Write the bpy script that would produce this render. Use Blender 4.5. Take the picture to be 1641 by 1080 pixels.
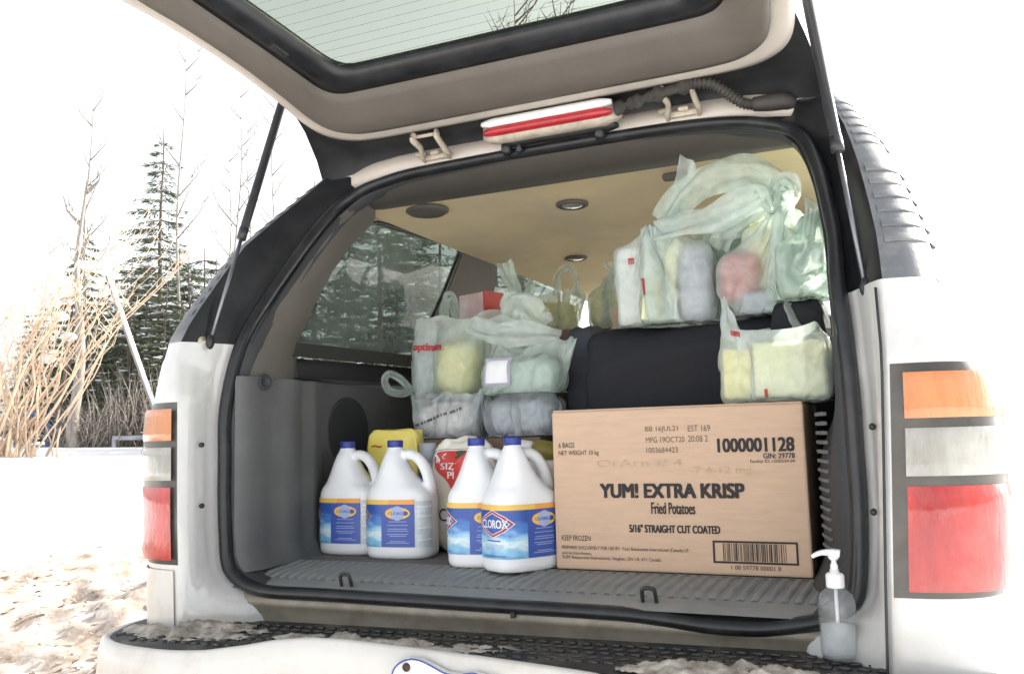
import bpy, bmesh, math, random
import numpy as np
from mathutils import Vector, Matrix
from mathutils.bvhtree import BVHTree

for o in list(bpy.data.objects):
    bpy.data.objects.remove(o)
scene = bpy.context.scene
COL = scene.collection
rnd = random.Random(7)
NR = np.random.RandomState(11)

# ------------------------------------------------------------------ camera
CAM_POS = Vector((0.818, -1.719, 1.08))
AX_R = Vector((0.913, 0.407, -0.027)).normalized()
AX_F = Vector((-0.402, 0.909, 0.113))
AX_F = (AX_F - AX_R * AX_F.dot(AX_R)).normalized()
AX_U = AX_R.cross(AX_F)
cam_data = bpy.data.cameras.new('camera')
cam = bpy.data.objects.new('camera', cam_data)
COL.objects.link(cam)
cam.matrix_world = Matrix(((AX_R.x, AX_U.x, -AX_F.x, CAM_POS.x),
                           (AX_R.y, AX_U.y, -AX_F.y, CAM_POS.y),
                           (AX_R.z, AX_U.z, -AX_F.z, CAM_POS.z),
                           (0, 0, 0, 1)))
cam_data.sensor_fit = 'HORIZONTAL'
cam_data.sensor_width = 36.0
cam_data.lens = 36.0 * 1400.0 / 1641.0
cam_data.clip_start = 0.02
cam_data.clip_end = 3000.0
scene.camera = cam

# ------------------------------------------------------------------ sky, sun, exposure
SUN_AZ = math.radians(40)      # from vehicle forward (+Y) towards its right (+X)
SUN_EL = math.radians(27)
SUN_DIR = Vector((math.sin(SUN_AZ) * math.cos(SUN_EL), math.cos(SUN_AZ) * math.cos(SUN_EL), math.sin(SUN_EL)))
world = bpy.data.worlds.new('World')
scene.world = world
world.use_nodes = True
wn = world.node_tree.nodes
wl = world.node_tree.links
wn.clear()
sky = wn.new('ShaderNodeTexSky')
sky.sky_type = 'NISHITA'
sky.sun_disc = False
sky.sun_elevation = SUN_EL
sky.sun_rotation = SUN_AZ
sky.air_density = 1.0
sky.dust_density = 3.5
sky.ozone_density = 0.6
bg = wn.new('ShaderNodeBackground')
bg.inputs['Strength'].default_value = 0.15
wo = wn.new('ShaderNodeOutputWorld')
veil = wn.new('ShaderNodeHueSaturation')      # thin high cloud: the whole sky is nearly colourless
veil.inputs['Saturation'].default_value = 0.22
wl.new(sky.outputs[0], veil.inputs['Color'])
wl.new(veil.outputs[0], bg.inputs['Color'])
wl.new(bg.outputs[0], wo.inputs['Surface'])

sun_data = bpy.data.lights.new('sun', 'SUN')
sun_data.energy = 4.2
sun_data.angle = math.radians(0.6)
sun_data.color = (1.0, 0.93, 0.82)
sun = bpy.data.objects.new('sun', sun_data)
COL.objects.link(sun)
sun.rotation_euler = (-SUN_DIR).to_track_quat('-Z', 'Y').to_euler()
sun.location = SUN_DIR * 30

scene.view_settings.view_transform = 'Standard'
scene.view_settings.look = 'None'
scene.view_settings.gamma = 1.0
scene.view_settings.exposure = 1.58
scene.view_settings.use_curve_mapping = False
scene.render.engine = 'CYCLES'
scene.cycles.max_bounces = 10
scene.cycles.transparent_max_bounces = 16
scene.cycles.transmission_bounces = 8
scene.cycles.caustics_reflective = False
scene.cycles.caustics_refractive = False

# ------------------------------------------------------------------ layout aid: a point of the place at depth Y on the sight line of a photo point
def ray(px, py):
    return AX_R * ((px - 820.5) / 1400.0) - AX_U * ((py - 540.0) / 1400.0) + AX_F
def at(px, py, Y):
    r = ray(px, py)
    return CAM_POS + r * ((Y - CAM_POS.y) / r.y)

# ------------------------------------------------------------------ materials
def mat(name, col, rough=0.5, var=0.0, vscale=8.0, bump=0.0, bscale=60.0, metal=0.0, col2=None,
        spec=0.5, coat=0.0, sub=0.0, trans=0.0, dirt=None, dirt_scale=3.0, dirt_amt=0.5, stretch=None, sheen=0.0):
    m = bpy.data.materials.new(name)
    m.use_nodes = True
    nt = m.node_tree
    n, l = nt.nodes, nt.links
    n.clear()
    out = n.new('ShaderNodeOutputMaterial')
    p = n.new('ShaderNodeBsdfPrincipled')
    l.new(p.outputs[0], out.inputs[0])
    p.inputs['Base Color'].default_value = (*col, 1)
    p.inputs['Roughness'].default_value = rough
    p.inputs['Metallic'].default_value = metal
    p.inputs['Specular IOR Level'].default_value = spec
    p.inputs['Coat Weight'].default_value = coat
    p.inputs['Coat Roughness'].default_value = 0.08
    p.inputs['Transmission Weight'].default_value = trans
    p.inputs['Subsurface Weight'].default_value = sub
    p.inputs['Subsurface Radius'].default_value = (0.02, 0.02, 0.02)
    p.inputs['Sheen Weight'].default_value = sheen
    tc = n.new('ShaderNodeTexCoord')
    vec = tc.outputs['Object']
    if stretch:
        mp = n.new('ShaderNodeMapping')
        mp.inputs['Scale'].default_value = stretch
        l.new(vec, mp.inputs[0]); vec = mp.outputs[0]
    colsock = None
    if var > 0 or col2:
        nz = n.new('ShaderNodeTexNoise')
        nz.inputs['Scale'].default_value = vscale
        nz.inputs['Detail'].default_value = 6
        nz.inputs['Roughness'].default_value = 0.65
        l.new(vec, nz.inputs['Vector'])
        rp = n.new('ShaderNodeValToRGB')
        rp.color_ramp.elements[0].position = 0.32
        rp.color_ramp.elements[1].position = 0.68
        a = tuple(max(0, c * (1 - var)) for c in col)
        b = col2 if col2 else tuple(min(1, c * (1 + var)) for c in col)
        rp.color_ramp.elements[0].color = (*a, 1)
        rp.color_ramp.elements[1].color = (*b, 1)
        l.new(nz.outputs['Fac'], rp.inputs[0])
        colsock = rp.outputs[0]
        mr = n.new('ShaderNodeMapRange')
        mr.inputs['To Min'].default_value = max(0.02, rough - 0.1)
        mr.inputs['To Max'].default_value = min(1, rough + 0.12)
        l.new(nz.outputs['Fac'], mr.inputs['Value'])
        l.new(mr.outputs[0], p.inputs['Roughness'])
    if dirt:
        nd = n.new('ShaderNodeTexNoise')
        nd.inputs['Scale'].default_value = dirt_scale
        nd.inputs['Detail'].default_value = 9
        nd.inputs['Roughness'].default_value = 0.72
        l.new(tc.outputs['Object'], nd.inputs['Vector'])
        rd = n.new('ShaderNodeValToRGB')
        rd.color_ramp.elements[0].position = 0.47
        rd.color_ramp.elements[1].position = 0.72
        rd.color_ramp.elements[0].color = (0, 0, 0, 1)
        rd.color_ramp.elements[1].color = (dirt_amt,) * 3 + (1,)
        l.new(nd.outputs['Fac'], rd.inputs[0])
        mx = n.new('ShaderNodeMixRGB')
        l.new(rd.outputs[0], mx.inputs['Fac'])
        if colsock:
            l.new(colsock, mx.inputs['Color1'])
        else:
            mx.inputs['Color1'].default_value = (*col, 1)
        mx.inputs['Color2'].default_value = (*dirt, 1)
        colsock = mx.outputs[0]
    if colsock:
        l.new(colsock, p.inputs['Base Color'])
    if bump > 0:
        nb = n.new('ShaderNodeTexNoise')
        nb.inputs['Scale'].default_value = bscale
        nb.inputs['Detail'].default_value = 4
        l.new(vec, nb.inputs['Vector'])
        bp = n.new('ShaderNodeBump')
        bp.inputs['Strength'].default_value = bump
        bp.inputs['Distance'].default_value = 0.004
        l.new(nb.outputs['Fac'], bp.inputs['Height'])
        l.new(bp.outputs[0], p.inputs['Normal'])
    return m

def two_sided_fresnel(n, l, ior):
    g = n.new('ShaderNodeNewGeometry')
    ma = n.new('ShaderNodeMath'); ma.operation = 'MULTIPLY_ADD'
    ma.inputs[1].default_value = 1.0 / ior - ior; ma.inputs[2].default_value = ior
    l.new(g.outputs['Backfacing'], ma.inputs[0])
    fr = n.new('ShaderNodeFresnel'); l.new(ma.outputs[0], fr.inputs['IOR'])
    return fr

def glass_mat(name, tint, refl=0.06, rough=0.02, dirt=0.0, dirt_col=(0.5, 0.5, 0.45), dscale=6.0):
    """thin pane: tinted straight-through light plus a weak mirror and a film of dust"""
    m = bpy.data.materials.new(name)
    m.use_nodes = True
    n, l = m.node_tree.nodes, m.node_tree.links
    n.clear()
    out = n.new('ShaderNodeOutputMaterial')
    tr = n.new('ShaderNodeBsdfTransparent'); tr.inputs[0].default_value = (*tint, 1)
    gl = n.new('ShaderNodeBsdfGlossy'); gl.inputs['Roughness'].default_value = rough
    fr = two_sided_fresnel(n, l, 1.45)
    ml = n.new('ShaderNodeMath'); ml.operation = 'MULTIPLY'; ml.inputs[1].default_value = refl / 0.04
    ml.use_clamp = True
    l.new(fr.outputs[0], ml.inputs[0])
    mx = n.new('ShaderNodeMixShader')
    l.new(ml.outputs[0], mx.inputs[0]); l.new(tr.outputs[0], mx.inputs[1]); l.new(gl.outputs[0], mx.inputs[2])
    last = mx.outputs[0]
    if dirt > 0:
        tc = n.new('ShaderNodeTexCoord')
        nz = n.new('ShaderNodeTexNoise'); nz.inputs['Scale'].default_value = dscale; nz.inputs['Detail'].default_value = 8
        nz.inputs['Roughness'].default_value = 0.7
        l.new(tc.outputs['Object'], nz.inputs['Vector'])
        mr = n.new('ShaderNodeMapRange')
        mr.inputs['From Min'].default_value = 0.35; mr.inputs['From Max'].default_value = 0.7
        mr.inputs['To Min'].default_value = dirt * 0.35; mr.inputs['To Max'].default_value = dirt
        l.new(nz.outputs['Fac'], mr.inputs['Value'])
        df = n.new('ShaderNodeBsdfDiffuse'); df.inputs[0].default_value = (*dirt_col, 1)
        tl = n.new('ShaderNodeBsdfTranslucent'); tl.inputs[0].default_value = (*dirt_col, 1)
        ad = n.new('ShaderNodeMixShader'); ad.inputs[0].default_value = 0.5
        l.new(df.outputs[0], ad.inputs[1]); l.new(tl.outputs[0], ad.inputs[2])
        m2 = n.new('ShaderNodeMixShader')
        l.new(mr.outputs[0], m2.inputs[0]); l.new(last, m2.inputs[1]); l.new(ad.outputs[0], m2.inputs[2])
        last = m2.outputs[0]
    l.new(last, out.inputs[0])
    return m

def film_mat(name, col, opacity=0.5, trans_tint=(0.95, 0.98, 0.96), rough=0.2, vary=0.10, back=0.45):
    """thin milky shopping bag film"""
    m = bpy.data.materials.new(name)
    m.use_nodes = True
    n, l = m.node_tree.nodes, m.node_tree.links
    n.clear()
    out = n.new('ShaderNodeOutputMaterial')
    tc = n.new('ShaderNodeTexCoord')
    nz = n.new('ShaderNodeTexNoise'); nz.inputs['Scale'].default_value = 26; nz.inputs['Detail'].default_value = 5
    l.new(tc.outputs['Object'], nz.inputs['Vector'])
    mr = n.new('ShaderNodeMapRange')
    mr.inputs['From Min'].default_value = 0.3; mr.inputs['From Max'].default_value = 0.7
    mr.inputs['To Min'].default_value = max(0, opacity - vary); mr.inputs['To Max'].default_value = min(1, opacity + vary)
    l.new(nz.outputs['Fac'], mr.inputs['Value'])
    # sharp crease lines over soft crumple
    n2 = n.new('ShaderNodeTexNoise'); n2.inputs['Scale'].default_value = 6; n2.inputs['Detail'].default_value = 2
    l.new(tc.outputs['Object'], n2.inputs['Vector'])
    mxv = n.new('ShaderNodeMixRGB'); mxv.inputs[0].default_value = 0.16
    l.new(tc.outputs['Object'], mxv.inputs[1]); l.new(n2.outputs['Color'], mxv.inputs[2])
    n3 = n.new('ShaderNodeTexNoise'); n3.noise_type = 'RIDGED_MULTIFRACTAL'; n3.normalize = True
    n3.inputs['Scale'].default_value = 9; n3.inputs['Detail'].default_value = 3; n3.inputs['Roughness'].default_value = 0.45
    l.new(mxv.outputs[0], n3.inputs['Vector'])
    v1 = n.new('ShaderNodeTexVoronoi'); v1.feature = 'DISTANCE_TO_EDGE'; v1.inputs['Scale'].default_value = 14
    l.new(mxv.outputs[0], v1.inputs['Vector'])
    ad = n.new('ShaderNodeMath'); ad.operation = 'MULTIPLY_ADD'; ad.inputs[1].default_value = -0.8
    l.new(v1.outputs[0], ad.inputs[0]); l.new(n3.outputs['Fac'], ad.inputs[2])
    bp = n.new('ShaderNodeBump'); bp.inputs['Strength'].default_value = 0.85; bp.inputs['Distance'].default_value = 0.016
    l.new(ad.outputs[0], bp.inputs['Height'])
    tr = n.new('ShaderNodeBsdfTransparent'); tr.inputs[0].default_value = (*trans_tint, 1)
    df = n.new('ShaderNodeBsdfDiffuse'); df.inputs[0].default_value = (*col, 1)
    tl = n.new('ShaderNodeBsdfTranslucent'); tl.inputs[0].default_value = (*col, 1)
    l.new(bp.outputs[0], df.inputs['Normal']); l.new(bp.outputs[0], tl.inputs['Normal'])
    m1 = n.new('ShaderNodeMixShader'); m1.inputs[0].default_value = back
    l.new(df.outputs[0], m1.inputs[1]); l.new(tl.outputs[0], m1.inputs[2])
    m2 = n.new('ShaderNodeMixShader')
    l.new(mr.outputs[0], m2.inputs[0]); l.new(tr.outputs[0], m2.inputs[1]); l.new(m1.outputs[0], m2.inputs[2])
    gl = n.new('ShaderNodeBsdfGlossy'); gl.inputs['Roughness'].default_value = rough
    l.new(bp.outputs[0], gl.inputs['Normal'])
    fr = two_sided_fresnel(n, l, 1.45)
    l.new(bp.outputs[0], fr.inputs['Normal'])
    m3 = n.new('ShaderNodeMixShader')
    l.new(fr.outputs[0], m3.inputs[0]); l.new(m2.outputs[0], m3.inputs[1]); l.new(gl.outputs[0], m3.inputs[2])
    l.new(m3.outputs[0], out.inputs[0])
    return m

M = {}
M['white_paint'] = mat('white_paint', (0.60, 0.60, 0.585), 0.22, var=0.04, vscale=5, coat=1.0, dirt=(0.36, 0.31, 0.24), dirt_scale=5.0, dirt_amt=0.42)
M['bumper_paint'] = mat('bumper_paint', (0.62, 0.60, 0.56), 0.35, var=0.05, vscale=6, coat=0.4, dirt=(0.40, 0.33, 0.25), dirt_scale=7, dirt_amt=0.45)
M['black_plastic'] = mat('black_plastic', (0.018, 0.019, 0.021), 0.42, var=0.4, vscale=9, bump=0.08, bscale=180, dirt=(0.10, 0.095, 0.085), dirt_scale=5, dirt_amt=0.2)
M['gutter_black'] = mat('gutter_black', (0.014, 0.0155, 0.018), 0.30, var=0.3, vscale=6, dirt=(0.10, 0.10, 0.095), dirt_scale=6, dirt_amt=0.15)
M['rubber'] = mat('rubber', (0.012, 0.0135, 0.016), 0.34, var=0.4, vscale=20, bump=0.06, bscale=90, dirt=(0.12, 0.115, 0.10), dirt_scale=11, dirt_amt=0.16)
M['pad_rubber'] = mat('pad_rubber', (0.02, 0.022, 0.024), 0.55, var=0.4, vscale=15, bump=0.35, bscale=120, dirt=(0.22, 0.20, 0.16), dirt_scale=9, dirt_amt=0.75)
M['louvre_grey'] = mat('louvre_grey', (0.135, 0.145, 0.155), 0.5, var=0.1, vscale=10, bump=0.12, bscale=150, dirt=(0.42, 0.40, 0.36), dirt_scale=7, dirt_amt=0.5)
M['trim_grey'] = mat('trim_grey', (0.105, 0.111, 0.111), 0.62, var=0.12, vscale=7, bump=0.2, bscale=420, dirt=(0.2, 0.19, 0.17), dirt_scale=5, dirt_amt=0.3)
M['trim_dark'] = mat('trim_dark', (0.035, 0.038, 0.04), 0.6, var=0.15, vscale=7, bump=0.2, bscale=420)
M['trim_taupe'] = mat('trim_taupe', (0.12, 0.108, 0.094), 0.65, var=0.08, vscale=6, bump=0.2, bscale=420)
M['header_trim'] = mat('header_trim', (0.075, 0.067, 0.058), 0.65, var=0.08, vscale=6, bump=0.2, bscale=420)
M['gate_trim'] = mat('gate_trim', (0.13, 0.115, 0.097), 0.62, var=0.1, vscale=6, bump=0.25, bscale=380)
M['gate_lip'] = mat('gate_lip', (0.56, 0.51, 0.45), 0.4, var=0.06, vscale=5, dirt=(0.4, 0.33, 0.25), dirt_scale=6, dirt_amt=0.4)
M['headliner'] = mat('headliner', (0.76, 0.60, 0.33), 0.95, var=0.06, vscale=5, bump=0.3, bscale=500, sheen=0.2)
M['sill_plastic'] = mat('sill_plastic', (0.22, 0.235, 0.232), 0.5, var=0.15, vscale=9, bump=0.12, bscale=160, dirt=(0.33, 0.31, 0.27), dirt_scale=7, dirt_amt=0.6)
M['sill_metal'] = mat('sill_metal', (0.30, 0.27, 0.215), 0.5, var=0.2, vscale=6, dirt=(0.10, 0.075, 0.05), dirt_scale=5, dirt_amt=0.7)
M['carpet'] = mat('carpet', (0.17, 0.16, 0.145), 0.95, var=0.3, vscale=90, bump=0.7, bscale=500)
M['seat_fabric'] = mat('seat_fabric', (0.42, 0.35, 0.25), 0.9, var=0.2, vscale=30, bump=0.3, bscale=300)
M['hinge_metal'] = mat('hinge_metal', (0.52, 0.46, 0.37), 0.42, var=0.15, vscale=20, dirt=(0.2, 0.14, 0.09), dirt_scale=22, dirt_amt=0.7)
M['strut_tube'] = mat('strut_tube', (0.03, 0.032, 0.035), 0.32, var=0.3, vscale=12)
M['rod_steel'] = mat('rod_steel', (0.22, 0.23, 0.25), 0.35, metal=0.8, var=0.1, vscale=20)
M['steel'] = mat('steel', (0.55, 0.56, 0.58), 0.25, metal=1.0, var=0.1, vscale=20)
M['chrome'] = mat('chrome', (0.85, 0.85, 0.87), 0.12, metal=1.0, var=0.05, vscale=20)
M['tyre'] = mat('tyre', (0.02, 0.02, 0.02), 0.85, var=0.3, vscale=20)
M['foam'] = mat('foam', (0.05, 0.045, 0.04), 0.9, var=0.4, vscale=40, bump=0.6, bscale=90)
M['hose'] = mat('hose', (0.045, 0.04, 0.035), 0.6, var=0.3, vscale=30)
def lens_mat(name, col, deep, rough=0.16):
    m = mat(name, col, rough, var=0.22, vscale=9, coat=0.7, bump=0.5, bscale=120, stretch=(1, 1, .25), col2=deep, dirt=(0.25, 0.20, 0.16), dirt_scale=8, dirt_amt=0.3)
    return m
M['lens_red'] = lens_mat('lens_red', (0.36, 0.016, 0.016), (0.58, 0.045, 0.036))
M['lens_amber'] = lens_mat('lens_amber', (0.58, 0.19, 0.055), (0.70, 0.29, 0.11))
M['lens_clear'] = lens_mat('lens_clear', (0.30, 0.29, 0.25), (0.46, 0.45, 0.41))
M['lens_brake'] = mat('lens_brake', (0.40, 0.012, 0.02), 0.3, var=0.2, vscale=30, coat=0.5)
M['housing'] = mat('housing', (0.062, 0.055, 0.045), 0.35, var=0.3, vscale=12, coat=0.4)
M['gate_glass'] = glass_mat('gate_glass', (0.47, 0.505, 0.425), 0.03)
M['side_glass'] = glass_mat('side_glass', (0.19, 0.235, 0.205), 0.016, dirt=0.26, dirt_col=(0.36, 0.43, 0.385), dscale=2.6)
M['clear_glass'] = glass_mat('clear_glass', (0.86, 0.90, 0.87), 0.04, dirt=0.04)
M['defroster'] = mat('defroster', (0.20, 0.22, 0.18), 0.6)
M['card'] = mat('card', (0.53, 0.375, 0.265), 0.8, var=0.06, vscale=14, bump=0.1, bscale=70, stretch=(1, 1, 6))
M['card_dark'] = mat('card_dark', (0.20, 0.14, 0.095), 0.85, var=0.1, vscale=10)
M['ink'] = mat('ink', (0.025, 0.022, 0.022), 0.75, var=0.3, vscale=60)
M['ink_grey'] = mat('ink_grey', (0.16, 0.125, 0.10), 0.8, var=0.3, vscale=80)
M['ink_faint'] = mat('ink_faint', (0.46, 0.345, 0.21), 0.8, var=0.15, vscale=60)
M['jug'] = mat('jug', (0.80, 0.82, 0.84), 0.35, var=0.02, vscale=6, sub=0.15, spec=0.4)
M['cap_blue'] = mat('cap_blue', (0.028, 0.05, 0.27), 0.4, var=0.08, vscale=12)
M['white_plastic'] = mat('white_plastic', (0.80, 0.80, 0.80), 0.35, var=0.02, vscale=10)
M['print_red'] = mat('print_red', (0.42, 0.025, 0.03), 0.5, var=0.1, vscale=30)
M['print_white'] = mat('print_white', (0.80, 0.81, 0.82), 0.5, var=0.03, vscale=30)
M['print_pale'] = mat('print_pale', (0.36, 0.44, 0.68), 0.5, var=0.06, vscale=30)
M['print_yellow'] = mat('print_yellow', (0.80, 0.50, 0.10), 0.4, var=0.05, vscale=20)
M['print_orange'] = mat('print_orange', (0.78, 0.36, 0.08), 0.4, var=0.05, vscale=20)
M['print_blue'] = mat('print_blue', (0.05, 0.10, 0.40), 0.4, var=0.1, vscale=12)
M['jug_strip'] = mat('jug_strip', (0.56, 0.64, 0.68), 0.25, var=0.10, vscale=25, col2=(0.70, 0.76, 0.79), bump=0.4, bscale=55, stretch=(1, 1, 2))
M['print_black'] = mat('print_black', (0.02, 0.02, 0.025), 0.5)
M['plate_white'] = mat('plate_white', (0.74, 0.75, 0.76), 0.4, var=0.03, vscale=10, dirt=(0.4, 0.34, 0.27), dirt_scale=9, dirt_amt=0.3)
M['plate_blue'] = mat('plate_blue', (0.05, 0.08, 0.30), 0.4)
M['bolt_brown'] = mat('bolt_brown', (0.055, 0.03, 0.022), 0.6, var=0.3, vscale=60)
M['film_mint'] = film_mat('film_mint', (0.78, 0.88, 0.83), 0.58)
M['film_white'] = film_mat('film_white', (0.83, 0.91, 0.88), 0.56)
M['film_clear'] = film_mat('film_clear', (0.80, 0.85, 0.90), 0.42, rough=0.18)
M['film_green'] = film_mat('film_green', (0.70, 0.82, 0.74), 0.56)
M['black_cloth'] = mat('black_cloth', (0.0065, 0.008, 0.0125), 0.75, var=0.3, vscale=10, bump=0.25, bscale=350)
M['grey_cloth'] = mat('grey_cloth', (0.045, 0.05, 0.065), 0.8, var=0.2, vscale=12, bump=0.3, bscale=350)
M['pack_yellow'] = mat('pack_yellow', (0.80, 0.66, 0.10), 0.35, var=0.06, vscale=9, col2=(0.86, 0.74, 0.22))
M['pack_lemon'] = mat('pack_lemon', (0.84, 0.78, 0.34), 0.45, var=0.05, vscale=6, col2=(0.86, 0.84, 0.55))
M['pack_red'] = mat('pack_red', (0.58, 0.05, 0.04), 0.4, var=0.15, vscale=12)
M['pack_pink'] = mat('pack_pink', (0.72, 0.42, 0.42), 0.5, var=0.15, vscale=8, col2=(0.78, 0.76, 0.78))
M['pack_white'] = mat('pack_white', (0.74, 0.73, 0.72), 0.5, var=0.06, vscale=9, col2=(0.80, 0.72, 0.70))
M['pack_greyblue'] = mat('pack_greyblue', (0.30, 0.34, 0.40), 0.5, var=0.25, vscale=7, col2=(0.50, 0.54, 0.58))
M['pack_green'] = mat('pack_green', (0.36, 0.47, 0.40), 0.5, var=0.2, vscale=7)
M['pack_violet'] = mat('pack_violet', (0.46, 0.44, 0.55), 0.5, var=0.2, vscale=8)
M['pack_olive'] = mat('pack_olive', (0.22, 0.19, 0.03), 0.4, var=0.1, vscale=10)
M['pack_cream'] = mat('pack_cream', (0.74, 0.68, 0.50), 0.4, var=0.12, vscale=8, col2=(0.80, 0.79, 0.74), bump=0.2, bscale=30)
M['bark'] = mat('bark', (0.13, 0.10, 0.085), 0.9, var=0.35, vscale=9, bump=0.7, bscale=25, stretch=(3, 3, 0.5))
M['bark_pale'] = mat('bark_pale', (0.30, 0.27, 0.24), 0.9, var=0.3, vscale=10, bump=0.5, bscale=25, stretch=(3, 3, 0.5))
M['willow_bark'] = mat('willow_bark', (0.62, 0.47, 0.34), 0.7, var=0.25, vscale=6)
M['needles'] = mat('needles', (0.055, 0.085, 0.045), 0.75, var=0.4, vscale=1.3, col2=(0.115, 0.14, 0.075))
M['snow'] = mat('snow', (0.80, 0.81, 0.84), 0.8, var=0.03, vscale=3, bump=0.5, bscale=14)
M['blue_paint'] = mat('blue_paint', (0.10, 0.17, 0.36), 0.5, var=0.15, vscale=6)
M['rail_grey'] = mat('rail_grey', (0.36, 0.38, 0.42), 0.6, var=0.2, vscale=4)
M['leaf_dry'] = mat('leaf_dry', (0.42, 0.30, 0.215), 0.8, var=0.35, vscale=2.3, col2=(0.70, 0.60, 0.51))
M['ice_dirt'] = mat('ice_dirt', (0.24, 0.205, 0.155), 0.45, var=0.3, vscale=26, col2=(0.58, 0.54, 0.47), bump=0.8, bscale=70)

# ------------------------------------------------------------------ object helpers
def tag(o, label=None, cat=None, group=None, kind=None):
    if label: o['label'] = label
    if cat: o['category'] = cat
    if group: o['group'] = group
    if kind: o['kind'] = kind
    return o
def empty(name, loc=(0, 0, 0), rz=0.0):
    o = bpy.data.objects.new(name, None)
    o.empty_display_size = 0.1
    COL.objects.link(o)
    o.location = loc
    o.rotation_euler = (0, 0, rz)
    return o
def link(name, me, m, parent=None, smooth=True):
    """world-space mesh data; parented without moving it"""
    if m is not None and len(me.materials) == 0:
        me.materials.append(M[m] if isinstance(m, str) else m)
    if smooth:
        me.polygons.foreach_set('use_smooth', [True] * len(me.polygons))
    o = bpy.data.objects.new(name, me)
    COL.objects.link(o)
    if parent is not None:
        o.parent = parent
        # parents other than roots are meshes at identity
        root = parent
        while root.parent is not None:
            root = root.parent
        rm = Matrix.LocRotScale(root.location, root.rotation_euler, root.scale)
        if parent.parent is None:
            o.matrix_parent_inverse = rm.inverted()
    return o
def mesh(name, verts, faces, m, parent=None, smooth=True):
    me = bpy.data.meshes.new(name)
    me.from_pydata([tuple(v) for v in verts], [], faces)
    me.validate()
    me.update()
    return link(name, me, m, parent, smooth)
def bm_obj(name, bm, m, parent=None, smooth=True):
    me = bpy.data.meshes.new(name)
    bm.to_mesh(me)
    bm.free()
    return link(name, me, m, parent, smooth)
def box_bm(c, size, rot=None, bev=0.0, seg=2, bm=None):
    own = bm is None
    b = bmesh.new()
    bmesh.ops.create_cube(b, size=1.0)
    for v in b.verts:
        v.co = Vector((v.co.x * size[0], v.co.y * size[1], v.co.z * size[2]))
    if bev > 0:
        bmesh.ops.bevel(b, geom=b.edges[:], offset=bev, segments=seg, affect='EDGES', profile=0.5)
    mt = Matrix.Translation(Vector(c)) @ (rot if rot is not None else Matrix.Identity(4))
    bmesh.ops.transform(b, matrix=mt, verts=b.verts[:])
    if own:
        return b
    tmp = bpy.data.meshes.new('tmp'); b.to_mesh(tmp); b.free(); bm.from_mesh(tmp); bpy.data.meshes.remove(tmp)
    return bm
def RZ(a): return Matrix.Rotation(a, 4, 'Z')
def RX(a): return Matrix.Rotation(a, 4, 'X')
def RY(a): return Matrix.Rotation(a, 4, 'Y')
def box(name, c, size, m, parent=None, rot=None, bev=0.004, seg=2, smooth=False):
    o = bm_obj(name, box_bm(c, size, rot, bev, seg), m, parent, smooth)
    return o
def loft(rows, closed=False, cap=False):
    verts, faces = [], []
    n = len(rows[0])
    for r in rows:
        verts += [tuple(p) for p in r]
    for i in range(len(rows) - 1):
        for j in range(n if closed else n - 1):
            a = i * n + j; b = i * n + (j + 1) % n
            faces.append((a, b, b + n, a + n))
    if cap and closed:
        faces.append(tuple(range(n))[::-1])
        faces.append(tuple(range((len(rows) - 1) * n, len(rows) * n)))
    return verts, faces
def smooth_path(pts, n, closed=False):
    """Catmull-Rom through pts"""
    P = [Vector(p) for p in pts]
    out = []
    m = len(P)
    segs = m if closed else m - 1
    for i in range(segs):
        p0 = P[(i - 1) % m] if closed or i > 0 else P[0]
        p1 = P[i]; p2 = P[(i + 1) % m]
        p3 = P[(i + 2) % m] if closed or i + 2 < m else P[-1]
        for k in range(n):
            t = k / n
            out.append(0.5 * ((2 * p1) + (p2 - p0) * t + (2 * p0 - 5 * p1 + 4 * p2 - p3) * t * t + (3 * p1 - p0 - 3 * p2 + p3) * t ** 3))
    if not closed:
        out.append(P[-1])
    return out
def tube_vf(path, r, sides=8, closed=False, up=Vector((0, 0, 1)), flat=1.0, rfun=None, cap=True):
    path = [Vector(p) for p in path]
    n = len(path)
    verts, faces = [], []
    for i, p in enumerate(path):
        a = path[(i - 1) % n] if closed or i > 0 else p
        b = path[(i + 1) % n] if closed or i < n - 1 else p
        d = (b - a)
        d = d.normalized() if d.length > 1e-9 else Vector((0, 0, 1))
        u = up
        if abs(d.dot(u)) > 0.95: u = Vector((0, 1, 0))
        s = d.cross(u).normalized(); t = s.cross(d).normalized()
        rr = rfun(i / max(1, n - 1)) if rfun else r
        for k in range(sides):
            ang = 2 * math.pi * k / sides
            verts.append(p + s * (math.cos(ang) * rr) + t * (math.sin(ang) * rr * flat))
    for i in range(n if closed else n - 1):
        for k in range(sides):
            a = i * sides + k; b = i * sides + (k + 1) % sides
            j = ((i + 1) % n) * sides
            faces.append((a, b, j + (k + 1) % sides, j + k))
    if cap and not closed:
        faces.append(tuple(range(sides))[::-1])
        faces.append(tuple(range((n - 1) * sides, n * sides)))
    return verts, faces
def tube(name, path, r, m, parent=None, sides=8, **k):
    v, f = tube_vf(path, r, sides, **k)
    return mesh(name, v, f, m, parent)
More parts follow.
